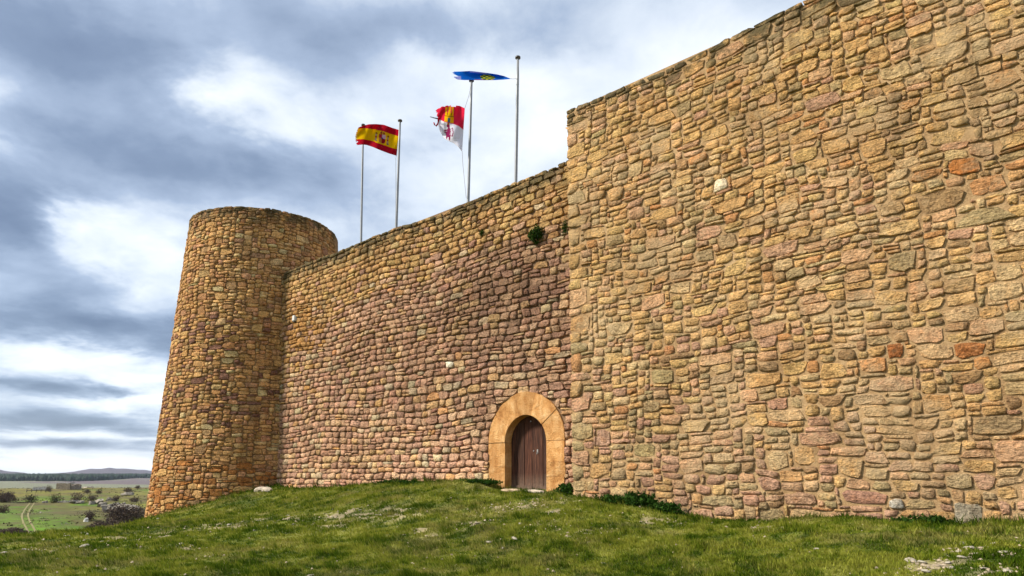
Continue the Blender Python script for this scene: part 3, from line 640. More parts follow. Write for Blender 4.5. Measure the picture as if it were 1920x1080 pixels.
# ---- round tower
tw = empty('round_tower', (TC[0], TC[1], -1.9)); tag(tw, 'round tapering tower of ochre rubble stone at the left end of the walls', 'tower')
rng = np.random.default_rng(43); TZ0 = -3.4; R0 = 3.95; A0, A1 = math.radians(150), math.radians(398)      # faces away from the castle, all that can be seen
sizes = [(4, 2, 18), (3, 2, 16), (5, 2, 12), (4, 3, 12), (3, 3, 9), (5, 3, 8), (3, 1, 9), (5, 1, 6), (6, 2, 8), (2, 2, 6), (7, 1, 3), (6, 3, 3)]
rects = pack((A1-A0)*R0, T_TOP-TZ0, .085, .078, sizes, (150, [(6, 4), (7, 4), (5, 4), (8, 4), (6, 5)]), rng, pre=coping((A1-A0)*R0, T_TOP-TZ0, rng))
wp = mk_warp(300, .04, .08); items = []
for rc in rects:
    r = (rc[0], rc[1]+TZ0, rc[2], rc[3]+TZ0); P = stone_geo(r, rng, wp, .008, .025, (.0, .042), 3.2); P = top_clamp(P, T_TOP, 13)
    an = A0+P[:, 0]/R0; rd = trad(P[:, 1])+P[:, 2]-.02
    V_ = np.c_[TC[0]+rd*np.cos(an), TC[1]+rd*np.sin(an), P[:, 1]]
    a_ = float(an[-1]); nx_, ny_ = math.cos(a_), math.sin(a_); hid = nx_*(-V_[-1, 0])+ny_*(-V_[-1, 1]) < 0 or (V_[-1, 1] > D+.2 and V_[-1, 2] < MID_TOP)
    items.append((V_, (col_tower(a_, (r[1]+r[3])/2, rng), hid)))
reparent_new(lambda: emit_stones(tw, M_STONE_TOWER, items), tw)
v = []; f = []; n = 72; zs = list(np.linspace(TZ0-.4, T_TOP-.05, 12))
for z in zs:
    for k in range(n): a = 2*math.pi*k/n; rr_ = float(trad(z))-.050; v.append((TC[0]+rr_*math.cos(a), TC[1]+rr_*math.sin(a), z))
for i in range(len(zs)-1):
    for k in range(n): f.append((i*n+k, i*n+(k+1) % n, (i+1)*n+(k+1) % n, (i+1)*n+k))
f.append(tuple(range((len(zs)-1)*n, len(zs)*n)))
core = link('masonry_core', mesh_np('masonry_core', v, f), M_MORT_TOWER, smooth=False); child(core, tw)

# ---- filled castle interior behind the walls, on which the flagpoles stand
TER = 8.0
v, f = prism([(-27, -1.5), (4.4, -1.5), (4.4, TER), (-27, TER)], D+2.0, D+14); tag(link('castle_terrace', mesh_np('castle_terrace', v, f), M_MORT_RIGHT), kind='structure')

# ------------------------------------------------------------------ flagpoles and flags
PY = 17.35
def pole(label, top_px, low_px, rad, hidden_top=None):
    t = on_y(*top_px, PY); l = on_y(*low_px, PY); d = (l-t)/(l-t)[2]
    b = t+d*(TER-t[2]); root = empty('flagpole', tuple(b)); tag(root, label, 'flagpole', 'flagpoles behind the wall')
    L = t-b; path = [tuple(L*s) for s in np.linspace(0, 1, 9)]
    v, f = tube(path, [rad*(1.12-.3*s) for s in np.linspace(0, 1, 9)], 14); link('shaft', mesh_np('shaft', v, f), M_POLE, root, True)
    e = Vector(L); v, f = tube([e+Vector((0, 0, -.01)), e+Vector((0, 0, .02)), e+Vector((0, 0, .07)), e+Vector((0, 0, .10))], [rad*.9, rad*1.75, rad*1.75, rad*.6], 14)
    link('cap', mesh_np('cap', v, f), M_CAP, root)
    v, f = tube([(0, 0, 0), (0, 0, .03), (0, 0, .031), (0, 0, .12)], [rad*3, rad*3, rad*1.5, rad*1.5], 14); link('base_plate', mesh_np('base_plate', v, f), M_POLE, root)
    return root, b
def rope(root, pts, r=.011, sag=.0):
    P = [Vector(p)-root.location for p in pts]; v, f = tube(P, r, 5); link('halyard', mesh_np('halyard', v, f), M_ROPE, root)
p4, b4 = pole('tallest looking bare topped flagpole nearest the high wall on the right', (971, 110), (967, 336), .062)
p3, b3 = pole('second flagpole from the right, beside the torn red and white flag', (884, 153), (878, 372), .062)
p2, b2 = pole('flagpole carrying the red and yellow striped flag', (750, 228), (743, 428), .060)
p1, b1 = pole('leftmost and thinnest looking flagpole, its top behind the striped flag', (681, 236), (677, 452), .055)
def poly_at(pts, s):
    pts = np.array(pts, float); d = np.r_[0, np.cumsum(np.hypot(*np.diff(pts, axis=0).T))]; d /= d[-1]
    return np.stack([np.interp(s, d, pts[:, 0]), np.interp(s, d, pts[:, 1])], -1)
def flag(label, topc, botc, ydep, colf, nu=84, nv=56, mask=None, bow=.0):
    s = np.linspace(0, 1, nu); T = poly_at(topc, s); B = poly_at(botc, s); V_ = []; C = []
    for j in range(nv):
        t = j/(nv-1)
        for i in range(nu):
            p = T[i]*(1-t)+B[i]*t; p = p+np.array([bow*math.sin(math.pi*t)*s[i], 0]); Y = ydep(s[i], t); V_.append(on_y(p[0], p[1], Y)); C.append(lin(*colf(s[i], t)))
    V_ = np.array(V_); o_ = V_[0].copy(); Fq = []
    for j in range(nv-1):
        for i in range(nu-1):
            if mask and not mask((i+.5)/(nu-1), (j+.5)/(nv-1)): continue
            Fq.append((j*nu+i, j*nu+i+1, (j+1)*nu+i+1, (j+1)*nu+i))
    me = mesh_np('cloth', V_-o_, Fq, np.array(C)); root = empty('flag', tuple(o_)); tag(root, label, 'flag', 'flags on the flagpoles')
    o = link('cloth', me, M_FLAG, root, True); m = o.modifiers.new('thickness', 'SOLIDIFY'); m.thickness = .006; m.offset = 0
    return root, V_.reshape(nv, nu, 3)
def ell(x, y, cx_, cy_, a, b): return ((x-cx_)/a)**2+((y-cy_)/b)**2 < 1
def spain(s, t):
    t = t*(1-.22*s**4)+.22*s**4
    R_, Yl = (184, 24, 46), (222, 186, 14)
    if t < .25 or t > .75: return R_
    x, y = (s-.375)/.17, (t-.5)/.25
    if abs(x) > 1.05 or abs(y) > 1.05: return Yl
    if ell(x, y, 0, -.72, .34, .22): return (150, 40, 40) if abs(x) > .08 else (200, 150, 40)       # crown
    if abs(x) < .44 and -.5 < y < .55 or ell(x, y, 0, .55, .44, .3):                              # shield, quartered
        if ell(x, y, 0, .1, .13, .13): return (70, 60, 120)
        if y < .1: return (176, 40, 52) if x > 0 else (206, 178, 196)
        return (190, 130, 60) if x > 0 else (156, 36, 48)
    for sx in (-.82, .82):
        if abs(x-sx) < .11 and -.35 < y < .6: return (176, 150, 140) if abs(y-.1) > .12 else (168, 40, 50)
        if abs(x-sx) < .17 and .6 <= y < .78: return (110, 104, 110)
        if ell(x, y, sx, -.5, .14, .14): return (130, 60, 40)
    return Yl
fl, G = flag('red and yellow striped flag with a coat of arms, streaming left from its pole',
     [(748, 243.5), (735, 239.5), (720, 234), (705, 232.5), (692, 233), (683, 235), (672, 239)], [(743.5, 292), (730, 288), (714, 282), (700, 276), (688, 272), (680, 271), (669, 272)],
     lambda s, t: PY-1.25*s+.10*math.sin(6.0*s+2.2*t)*(s**.5)+.04*math.sin(17*s-4*t), spain, mask=lambda s, t: not (s > .955 and .80 < t < .86) and not (s > .975 and math.sin(t*60) > .75), bow=-4)
tp = Vector(on_y(749.5, 231, PY-.07)); rope(p2, [tp, Vector(G[0, 0]), Vector(G[-1, 0]), Vector(on_y(742, 296, PY-.1)), Vector(on_y(742, 425, PY-.1))], .008)
def castile(s, t):
    s0 = 1-s
    # s runs from the pole outward
    red, white = (222, 48, 82), (226, 226, 234)
    sp = .50
    if t < sp:
        x, y = (s-.50)/.17, (t-.26)/.23
        if abs(x) < 1 and abs(y) < 1:
            if y > .15: ins = abs(x) < .85
            elif y > -.25: ins = abs(x) < .78
            elif y > -.9: ins = abs(x) < .24 or .42 < abs(x) < .75
            else: ins = abs(x) < .18
            if ins:
                if y > .45 and abs(x) < .2: return (90, 130, 150)
                if abs(y-.2) < .06 or (abs(abs(x)-.33) < .06 and y < .1): return (120, 92, 20)
                return (232, 186, 16)
        return red
    x, y = (s-.48)/.2, (t-.75)/.22
    lion = ell(x, y, .15, -.72, .26, .2) or ell(x, y, .02, -.15, .24, .5) or ell(x, y, .1, .42, .4, .26) or (abs(y+.3-.5*x) < .1 and 0 < x < .75) or (abs(y-.0-.4*x) < .1 and 0 < x < .7) or ell(x, y, .3, .8, .12, .2) or ell(x, y, -.15, .8, .12, .22) or (ell(x, y, -.45, -.1, .22, .55) and not ell(x, y, -.42, -.1, .12, .42))
    if lion: return (150, 44, 96)
    if ell(x, y, .15, -1.0, .2, .12): return (206, 120, 60)
    return white
def tear(s, t):
    if s > .955+.02*math.sin(t*23)+.02*math.sin(t*57): return False
    if t < .02*math.sin(s*40) and s > .5: return False
    if .30 < s < .46 and t < .035: return False
    return True
f2, G2 = flag('torn red and white flag with a yellow castle and a purple lion',
     [(871.5, 203), (862, 198.5), (850, 197.5), (838, 198), (828, 200), (816, 207)], [(866.5, 284), (858, 274), (849, 267.5), (840, 264), (832, 259), (825, 246), (822, 236)],
     lambda s, t: PY-.05-.75*s-.35*t*(1-s)+.11*math.sin(7*s+3*t)+.04*math.sin(15*s-9*t), castile, mask=tear)
def strip(root, pts, col, wd, Y):
    P = [Vector(on_y(x, y, Y+.02*k))-root.location for k, (x, y) in enumerate(pts)]; v, f = tube(P, [wd*(1-.5*k/len(P)) for k in range(len(P))], 6)
    o = link('torn_strip', mesh_np('torn_strip', v, f, np.tile(lin(*col), (len(v), 1))), M_FLAG, root, True); return o
strip(f2, [(824, 221), (822, 226), (821, 232), (818, 236), (815, 234), (813.5, 230)], (170, 20, 44), .042, PY-.85)
strip(f2, [(821, 222.5), (814, 221), (807, 219)], (120, 126, 138), .028, PY-.85)
rope(p3, [on_y(883.5, 158, PY-.07), on_y(879, 180, PY-.09), G2[0, 0]], .009)
rope(p3, [G2[-1, 0], on_y(868, 310, PY-.3), on_y(870.5, 335, PY-.2), on_y(874, 371, PY-.1)], .009)
def blue(s, t):
    x, y = (s-.40)/.13, (t-.62)/.38
    if t < .16 and .42 < s < .70: return (150, 160, 216)
    if ell(x, y, 0, 0, 1, 1):
        k = math.sin(9*x+4)*math.sin(7*y)
        return (190, 180, 40) if k > .1 else ((60, 110, 60) if k > -.5 else (30, 60, 60))
    if t > .93 and .3 < s < .62: return (150, 60, 110)
    if s > .86 and t > .55: return (150, 156, 214)
    return (20, 104, 200)
f3, G3 = flag('blue flag with a yellow green emblem, streaming flat to the left',
     [(957, 147.5), (945, 142.5), (932, 139.5), (915, 137), (895, 134.5), (882, 133), (865, 134), (848, 134.5)], [(957, 148), (945, 149), (930, 150), (910, 150.3), (890, 150), (870, 150), (858, 149), (851, 145)],
     lambda s, t: PY-.15-1.5*s+.12*math.sin(math.pi*t)*math.sin(math.pi*min(1, s*1.1))-.1*t+.05*math.sin(14*s), blue, mask=lambda s, t: not (s > .9 and abs(t-.58) < (s-.9)*2.4) and s < .985-.02*math.sin(t*31))
rope(p4, [on_y(969.5, 147, PY-.07), on_y(962, 148, PY-.1), G3[0, 0]], .008)
rope(p4, [on_y(972.5, 113, PY-.07), on_y(973.3, 145, PY-.07), on_y(970, 340, PY-.07)], .007)

# ------------------------------------------------------------------ things on the wall
p = on_y(553, 597, D-.03)
bx = empty('wall_box', (p[0], D-.02, p[2])); tag(bx, 'small white box fixed high on the pink wall next to the tower', 'box')
v, f = prism([(-.09, -.12), (.09, -.12), (.09, .12), (-.09, .12)], -.10, .08); bev_obj('housing', v, f, M_WHITEBOX, bx, .012, 2)
v, f = prism([(-.06, -.17), (.06, -.17), (.06, -.125), (-.06, -.125)], -.07, .03); bev_obj('hood', v, f, M_CAP, bx, .006)
def leaves(n, rad, rng, c0, c1, size, flat=1.0, updir=(0, 0, 0)):
    """cloud of small leaf blades inside an uneven ellipsoid; verts, tris, colours"""
    d = rng.normal(size=(n, 3)); d /= np.linalg.norm(d, axis=1)[:, None]; r = rng.random(n)**.45
    lump = .45+.95*vn(d[:, 0]*3.2+5, d[:, 2]*3.2+d[:, 1]*2.3+5, int(rng.integers(999)))
    P = d*(r*lump)[:, None]*np.array(rad); a = rng.normal(size=(n, 3))+np.array(updir); a /= np.linalg.norm(a, axis=1)[:, None]; b = np.cross(a, rng.normal(size=(n, 3))); b /= np.linalg.norm(b, axis=1)[:, None]
    s = size*rng.uniform(.6, 1.4, n)[:, None]
    V_ = np.stack([P-b*s*.42, P+b*s*.42, P+a*s], 1).reshape(-1, 3); F_ = np.arange(3*n).reshape(-1, 3)
    t = rng.random(n)[:, None]; C = np.repeat(np.array(c0)*(1-t)+np.array(c1)*t, 3, 0); return V_, F_, C
LG0, LG1 = (.012, .030, .006), (.045, .085, .016)
def plant(name, label, cat, loc, rad, n, size, seed, stem, c0=LG0, c1=LG1, group=None, mat_=None, up=(0, 0, 0)):
    rg = np.random.default_rng(seed); root = empty(name, tuple(loc)); tag(root, label, cat, group)
    V_, F_, C = leaves(n, rad, rg, c0, c1, size, updir=up); V_ = V_+np.array(stem[1])
    link('foliage', tri_mesh('foliage', V_, F_, C), mat_ or M_LEAF, root)
    v = []; f = []
    for k in range(5):
        e = np.array(stem[1])+rg.normal(size=3)*np.array(rad)*.45; m_ = (np.array(stem[0])+e)/2+rg.normal(size=3)*.06*rad[0]
        a, b = tube([stem[0], tuple(m_), tuple(e)], [.02*stem[2], .013*stem[2], .006*stem[2]], 5); f += [tuple(i+len(v) for i in q) for q in b]; v += a
    link('stem', mesh_np('stem', v, f, np.tile((.05, .035, .022), (len(v), 1))), M_TWIG, root)
p = on_y(1009, 441, D); plant('wall_plant', 'round dark green bush growing out of the wall above the door', 'plant', (p[0], D+.02, p[2]), (.27, .17, .25), 900, .055, 1, ((0, 0, 0), (0, -.13, 0), .7))
p = on_y(905, 437, D); plant('wall_plant', 'tiny green tuft growing in the wall left of the round bush', 'plant', (p[0], D+.02, p[2]), (.11, .08, .09), 160, .04, 2, ((0, 0, 0), (0, -.06, 0), .4))
p = on_y(1060, 428, D); plant('wall_plant', 'narrow green growth in the corner crack under the high wall', 'plant', (p[0], D+.02, p[2]), (.10, .08, .26), 260, .04, 3, ((0, 0, 0), (0, -.06, 0), .4))
def weed(label, px, py, rad, n, size, seed, Y=None):
    p = on_y(px, py, Y) ; z = float(ground_z(p[0], p[1])); plant('weed_clump', label, 'weeds', (p[0], p[1], z-.02), rad, n, size, seed, ((0, 0, 0), (0, 0, rad[2]*.55), .6), (.014, .036, .006), (.040, .085, .014), 'weeds along the wall foot', up=(0, 0, .9))
weed('low dark bush beside the right jamb of the door', 1062, 925, (.30, .16, .20), 900, .06, 11, D-.35)
weed('flat dark weeds at the wall foot, leftmost patch right of the door', 1150, 945, (.55, .18, .13), 1100, .07, 12, DR-.25)
weed('widest dark weed patch at the foot of the right wall', 1195, 950, (.55, .22, .20), 1700, .08, 13, DR-.25)
weed('sloping dark weeds where the right wall foot dips', 1245, 960, (.55, .2, .15), 1300, .07, 14, DR-.25)
weed('green weeds against the big grey block at far right', 1748, 976, (.30, .12, .12), 700, .06, 15, DR-.2)
weed('thin green weeds beneath the white hexagonal stone', 1700, 978, (.28, .1, .08), 380, .05, 16, DR-.2)
weed('dark grass tuft under the wall left of the door', 900, 905, (1.0, .16, .07), 1100, .06, 18, D-.3)
weed('long grass at the pink wall foot midway to the tower', 740, 907, (1.3, .16, .07), 1100, .06, 19, D-.3)

# ------------------------------------------------------------------ stones lying in the grass
def rock_mesh(rng, size, flat=.45, n=9, jag=.28):
    bm = bmesh.new(); bmesh.ops.create_icosphere(bm, subdivisions=2, radius=1.0)
    off = rng.normal(size=3)*5
    for v_ in bm.verts:
        d = v_.co.normalized(); k = 1+jag*2*(float(vn(d.x*1.7+off[0]+30, d.y*1.7+d.z*1.3+off[1]+30, 3))-.5)+jag*(float(vn(d.x*4+off[2]+30, d.z*4+d.y*3+30, 5))-.5)
        v_.co = Vector((d.x*k*size[0], d.y*k*size[1], d.z*k*size[2]))
    me = bpy.data.meshes.new('rock'); bm.to_mesh(me); bm.free(); return me
def colour(me, c):
    at = me.attributes.new('col', 'FLOAT_COLOR', 'POINT'); a = np.ones((len(me.vertices), 4), np.float32); a[:, :3] = c; at.data.foreach_set('color', a.ravel())
PEB = [(714, 969, 1.5), (706, 967, 1.2), (896, 980, 1.3), (917, 1017, 1.5), (942, 1026, 1.1), (965, 1012, 1.4), (975, 984, 1.4), (1017, 989, 1.2), (1131, 1056, 1.2), (581, 1077, 1.3), (750, 1069, .9), (739, 1063, .7), (675, 959, .9), (623, 968, 1.1), (550, 985, 1.0), (954, 1060, .8), (1035, 958, 1.1), (962, 964, 1.0), (923, 951, 1.2), (1277, 986, 1.0),
       (1531, 1030, 1.1), (1805, 1016, 1.4), (1818, 1030, 1.8), (1867, 1021, 1.4), (1797, 1034, 1.1), (1804, 1048, 1.5), (1830, 1037, .9), (1778, 1057, 1.0), (1736, 1074, 1.6), (1707, 1053, 1.7), (1729, 1057, 1.5), (1881, 1043, 1.5), (1891, 1074, 1.6), (1846, 1070, 1.0), (1784, 1066, 1.0), (1484, 1028, .6), (1468, 988, .8),
       (6, 1035, 1.3), (50, 1031, 1.7), (100, 1036, 1.0), (125, 1010, 1.5), (158, 1026, 2.6), (160, 999, 2.0), (165, 1003, 1.6), (429, 984, 1.5), (478, 999, 1.0), (489, 977, 1.6), (339, 1026, 1.4), (308, 973, 2.2), (297, 973, 1.8), (194, 1016, 1.2), (220, 1012, 1.2), (18, 1061, .9), (690, 972, 1.0), (725, 966, 1.0), (540, 968, 1.2), (560, 976, .9)]
rng = np.random.default_rng(77)
ZONES = [(330, 'left edge lawn below the tower'), (600, 'grass before the tower joint'), (830, 'bare patch left of the door'), (1300, 'lawn before the door'), (1690, 'lawn under the tall right wall'), (2000, 'stony grass at the lower right corner')]
ORD = 'first second third fourth fifth sixth seventh eighth ninth tenth eleventh twelfth thirteenth fourteenth fifteenth'.split()
def zone(px): return next(i for i, (m_, _) in enumerate(ZONES) if px < m_)
ZC = {}
PEB.sort(key=lambda q: q[0])
for (px, py, s) in PEB:
    q = on_ground(px, py); k = .042*s
    me = rock_mesh(rng, (k*rng.uniform(.8, 1.5), k*rng.uniform(.7, 1.1), k*.34)); colour(me, np.array((.36, .32, .25))*rng.uniform(.75, 1.15))
    o = link('limestone_fragment', me, M_PEBBLE); o.location = q+np.array([0, 0, k*.10+.010]); o.rotation_euler = (rng.uniform(-.2, .2), rng.uniform(-.2, .2), rng.uniform(0, 6)); zi = zone(px); ZC[zi] = ZC.get(zi, 0)+1; tag(o, '%s from left of the pale stones in the %s' % (ORD[ZC[zi]-1], ZONES[zi][1]), 'stone', 'pale stones in the '+ZONES[zi][1])
for px, py, w_, h_, lab in [(958, 926, .42, .17, 'flat tan doorstep slab in the grass, left of the door sill'), (1003, 922, .40, .14, 'pale flat sill stone right under the door'), (492, 914, .36, .3, 'pale rounded boulder at the joint of tower and wall'), (500, 920, .34, .2, 'flat pale boulder in front of the tower and wall joint')]:
    q = on_y(px, py, D-.28 if px > 900 else 13.3); z = float(ground_z(q[0], q[1])); me = rock_mesh(rng, (w_, h_, .07 if px > 900 else .15), jag=.2); colour(me, (.46, .34, .22) if px < 970 and px > 900 else (.45, .38, .29))
    o = link('flat_stone', me, M_PEBBLE); o.location = (q[0], q[1], z+.02); tag(o, lab, 'stone')
# crumbs of limestone, too many to count
n = 800; V_ = []; C = []; cen = []
while len(cen) < n:
    c, a, s = BAREW[rng.integers(len(BAREW))]; u, v2 = rng.normal(size=2)*np.array([a*.75, s*1.6]); cen.append((c[0]+RT[0]*u+FW[0]*v2, c[1]+RT[1]*u+FW[1]*v2))
k_ = 900; az_ = np.radians(rng.uniform(60, 172, k_)); r_ = np.exp(rng.uniform(math.log(8.5), math.log(30), k_)); cen += list(zip(r_*np.cos(az_), r_*np.sin(az_)))
cen = np.array(cen); keep = (cen[:, 1] < DR-.15) & (np.hypot(cen[:, 0]-TC[0], cen[:, 1]-TC[1]) > 4.5); cen = cen[keep]; zc = ground_z(cen[:, 0], cen[:, 1])
sz = rng.uniform(.008, .034, len(cen))
tet = np.array([[-1, -.7, -.3], [1, -.5, -.3], [.2, 1, -.3], [-.1, 0, .8], [.5, .3, .7]]); tf = np.array([[0, 1, 3], [1, 4, 3], [1, 2, 4], [2, 3, 4], [2, 0, 3]])
ang = rng.uniform(0, 6.28, len(cen)); ca, sa = np.cos(ang)[:, None], np.sin(ang)[:, None]
tx = (tet[None, :, 0]*ca-tet[None, :, 1]*sa)*sz[:, None]*rng.uniform(.8, 1.8, (len(cen), 1)); ty = (tet[None, :, 0]*sa+tet[None, :, 1]*ca)*sz[:, None]; tz = tet[None, :, 2]*sz[:, None]*.8
V_ = np.stack([cen[:, :1]+tx, cen[:, 1:]+ty, zc[:, None]+.012+tz], -1).reshape(-1, 3); F_ = (tf[None]+(np.arange(len(cen))*5)[:, None, None]).reshape(-1, 3)
C = np.repeat(np.array((.36, .29, .20))*rng.uniform(.6, 1.15, len(cen))[:, None], 5, 0)
tag(link('limestone_gravel', tri_mesh('limestone_gravel', V_, F_, C), M_PEBBLE), 'pale limestone crumbs strewn over the bare patches of the lawn', 'gravel', kind='stuff')

# ------------------------------------------------------------------ grass
def build_grass():
    rg = np.random.default_rng(5); n = 1150000
    # even in the picture rather than on the ground: denser close to the viewer
    azd = np.radians(rg.uniform(52, 175, n)); r = np.exp(rg.uniform(math.log(7.0), math.log(46), n)); X = r*np.cos(azd); Y = r*np.sin(azd)
    ok = (Y < np.where(X > CORNER, DR-.02, D-.02)) & (np.hypot(X-TC[0], Y-TC[1]) > trad(-1.5)+.02); X, Y, r = X[ok], Y[ok], r[ok]
    dens = sstep(.25, .5, fbm(X/.5, Y/.5, 65, 3)+.12)*(1-np.clip(bare(X, Y)*1.1, 0, 1)); ok = rg.random(len(X)) < .18+.82*dens-.9*(np.clip(bare(X, Y), 0, .95)); X, Y, r = X[ok], Y[ok], r[ok]
    n = len(X); Z = ground_z(X, Y)
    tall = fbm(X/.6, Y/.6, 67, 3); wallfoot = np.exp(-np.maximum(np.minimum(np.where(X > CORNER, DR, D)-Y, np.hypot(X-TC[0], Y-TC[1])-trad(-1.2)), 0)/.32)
    h = (.022+.075*np.clip(tall-.3, 0, 1)+.05*sstep(.62, .75, fbm(X/.25, Y/.25, 73, 2)))*rg.uniform(.5, 1.7, n)*(1+1.6*wallfoot*sstep(.45, .6, fbm(X/.7, Y*0, 69)))*(1+.35*sstep(15, 35, r)); wd = (.0042+.00055*r)*rg.uniform(.7, 1.3, n)
    a = rg.uniform(0, 6.28, n); le = rg.uniform(.2, 1.1, n)*h; ld = rg.uniform(0, 6.28, n)*.35+3.6
    bx_, by_ = np.cos(a)*wd, np.sin(a)*wd
    V_ = np.stack([np.stack([X-bx_, Y-by_, Z-.01], -1), np.stack([X+bx_, Y+by_, Z-.01], -1), np.stack([X+np.cos(ld)*le, Y+np.sin(ld)*le, Z+h], -1)], 1).reshape(-1, 3)
    c = grass_col(X, Y, rg.normal(0, .5, n))*rg.uniform(.75, 1.25, n)[:, None]
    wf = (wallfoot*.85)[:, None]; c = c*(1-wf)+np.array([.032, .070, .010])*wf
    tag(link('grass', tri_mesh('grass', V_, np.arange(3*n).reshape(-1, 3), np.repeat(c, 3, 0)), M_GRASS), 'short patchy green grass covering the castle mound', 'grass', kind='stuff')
build_grass()

# ------------------------------------------------------------------ the valley
def far_pt(px, py, dmax=900): return on_ground(px, py, 75., dmax)
# vehicle track: two pale ruts
def track():
    L = [(62, 1001), (57, 992), (52, 984), (48, 975), (46, 966), (50, 957), (56, 949), (62, 942)]
    P = np.array([far_pt(*q) for q in L]); t = np.linspace(0, 1, 60); d = np.linspace(0, 1, len(P)); cx_ = np.interp(t, d, P[:, 0]); cy_ = np.interp(t, d, P[:, 1])
    k = np.ones(9)/9; cx_ = np.convolve(np.pad(cx_, 4, 'edge'), k, 'valid'); cy_ = np.convolve(np.pad(cy_, 4, 'edge'), k, 'valid')
    dx, dy = np.gradient(cx_), np.gradient(cy_); ln = np.hypot(dx, dy); nx_, ny_ = -dy/ln, dx/ln
    V_ = []; F_ = []
    for off in (-.55, .55):
        b = len(V_)
        for i in range(60):
            wv = .17*(.7+.6*float(vn(i*.6, off*3, 4)))
            for s in (-wv, wv): x, y = cx_[i]+nx_[i]*(off+s), cy_[i]+ny_[i]*(off+s); V_.append((x, y, float(ground_z(x, y, False))+.07))
        for i in range(59): F_.append((b+2*i, b+2*i+1, b+2*i+3, b+2*i+2))
    m = simple('bare_earth', (.19, .165, .06), .95, 0, 2.5, .45); tag(link('farm_track', mesh_np('farm_track', V_, F_), m), kind='structure')
track()
SH0, SH1 = (.040, .028, .022), (.13, .095, .072)
SHR = [(10, 936, 17, 9, 'dark brown thicket at the left edge of the valley'), (56, 938, 11, 7, 'small round shrub left of the farm track top'), (103, 938, 12, 7, 'lone round shrub right of the farm track'), (145, 936, 13, 8, 'shrub with pale stones at its foot, mid valley'),
       (168, 970, 9, 8, 'dark shrub beside a white stone on the near slope'), (222, 968, 24, 15, 'left half of the big brown thicket by the tower'), (250, 971, 24, 16, 'right half of the big brown thicket, touching the tower edge'), (205, 989, 30, 8, 'low brown scrub just behind the lawn crest'), (180, 994, 22, 6, 'lowest brown scrub left of the tower foot'),
       (172, 936, 11, 6, 'shrub among the grey rocks left of the tower'), (163, 922, 7, 4, 'small shrub on the yellow slope'), (185, 923, 6, 4, 'tiny shrub on the yellow slope, right neighbour'), (240, 920, 9, 4, 'dark shrub near the tower on the yellow slope'), (258, 914, 5, 3, 'far tiny shrub close to the tower edge'), (134, 911, 7, 6, 'dark tree beside the stone ruin'), (91, 918, 6, 5, 'dark bush at the left of the stone ruin'), (5, 957, 10, 6, 'shrub at the left border under the thicket'), (217, 936, 8, 5, 'grey brown shrub above the boulders'), (252, 938, 9, 4, 'flat shrub by the tower edge'), (42, 1001, 9, 4, 'dark bush beside the lower end of the track'), (20, 998, 22, 4, 'low scrub behind the lawn crest at far left')]
for i, (px, py, hw, hh, lab) in enumerate(SHR):
    q = far_pt(px, py+hh*.7); d = math.hypot(q[0], q[1]); sc = d/FPX*1.02
    plant('shrub', lab, 'shrub', (q[0], q[1], q[2]-.1), (hw*sc*1.1, hw*sc*.8, hh*sc*1.15), 2400 if hw > 15 else 800, max(.14, .045*hw*sc+.13), 300+i, ((0, 0, 0), (0, 0, hh*sc*.75), 3.0), SH0 if i != 14 else (.012, .02, .01), SH1 if i not in (14, 1, 2) else (.045, .05, .025), 'shrubs in the valley', M_TWIG, up=(0, 0, .7))
rng = np.random.default_rng(91)
RK = [(203, 955, 11, 7, 'tall grey boulder left of the brown thicket'), (214, 950, 10, 6, 'pointed boulder above the brown thicket'), (240, 957, 22, 6, 'broad grey outcrop above the brown thicket'), (185, 942, 10, 3.5, 'low grey rock among the valley shrubs'), (172, 944, 7, 3, 'small grey rock left of the low rocks'), (145, 942, 11, 3, 'pale rock ledge under the mid valley shrub'), (161, 976, 4, 3, 'white stone under the dark near shrub'), (192, 948, 8, 4, 'grey rock on the slope over the boulders'), (228, 947, 9, 3, 'flat grey rock near the outcrop top'), (85, 942, 4, 2, 'tiny pale rock right of the track shrub'), (24, 999, 5, 2.4, 'white stone in the scrub at far left'), (205, 937, 8, 3, 'small outcrop on the upper slope'), (240, 927, 9, 3, 'rock pile on the yellow slope near the tower')]
for i, (px, py, hw, hh, lab) in enumerate(RK):
    q = far_pt(px, py+hh*.6); sc = math.hypot(q[0], q[1])/FPX
    me = rock_mesh(rng, (hw*sc*.8, hw*sc*.7, hh*sc*1.15), jag=.6); colour(me, np.array((.19, .165, .13) if i not in (6, 10) else (.6, .57, .52))*rng.uniform(.8, 1.15))
    o = link('boulder', me, M_FAR); o.location = q+np.array([0, 0, hh*sc*.45]); o.rotation_euler = (0, 0, rng.uniform(0, 6)); tag(o, lab, 'rock', 'rocks in the valley')
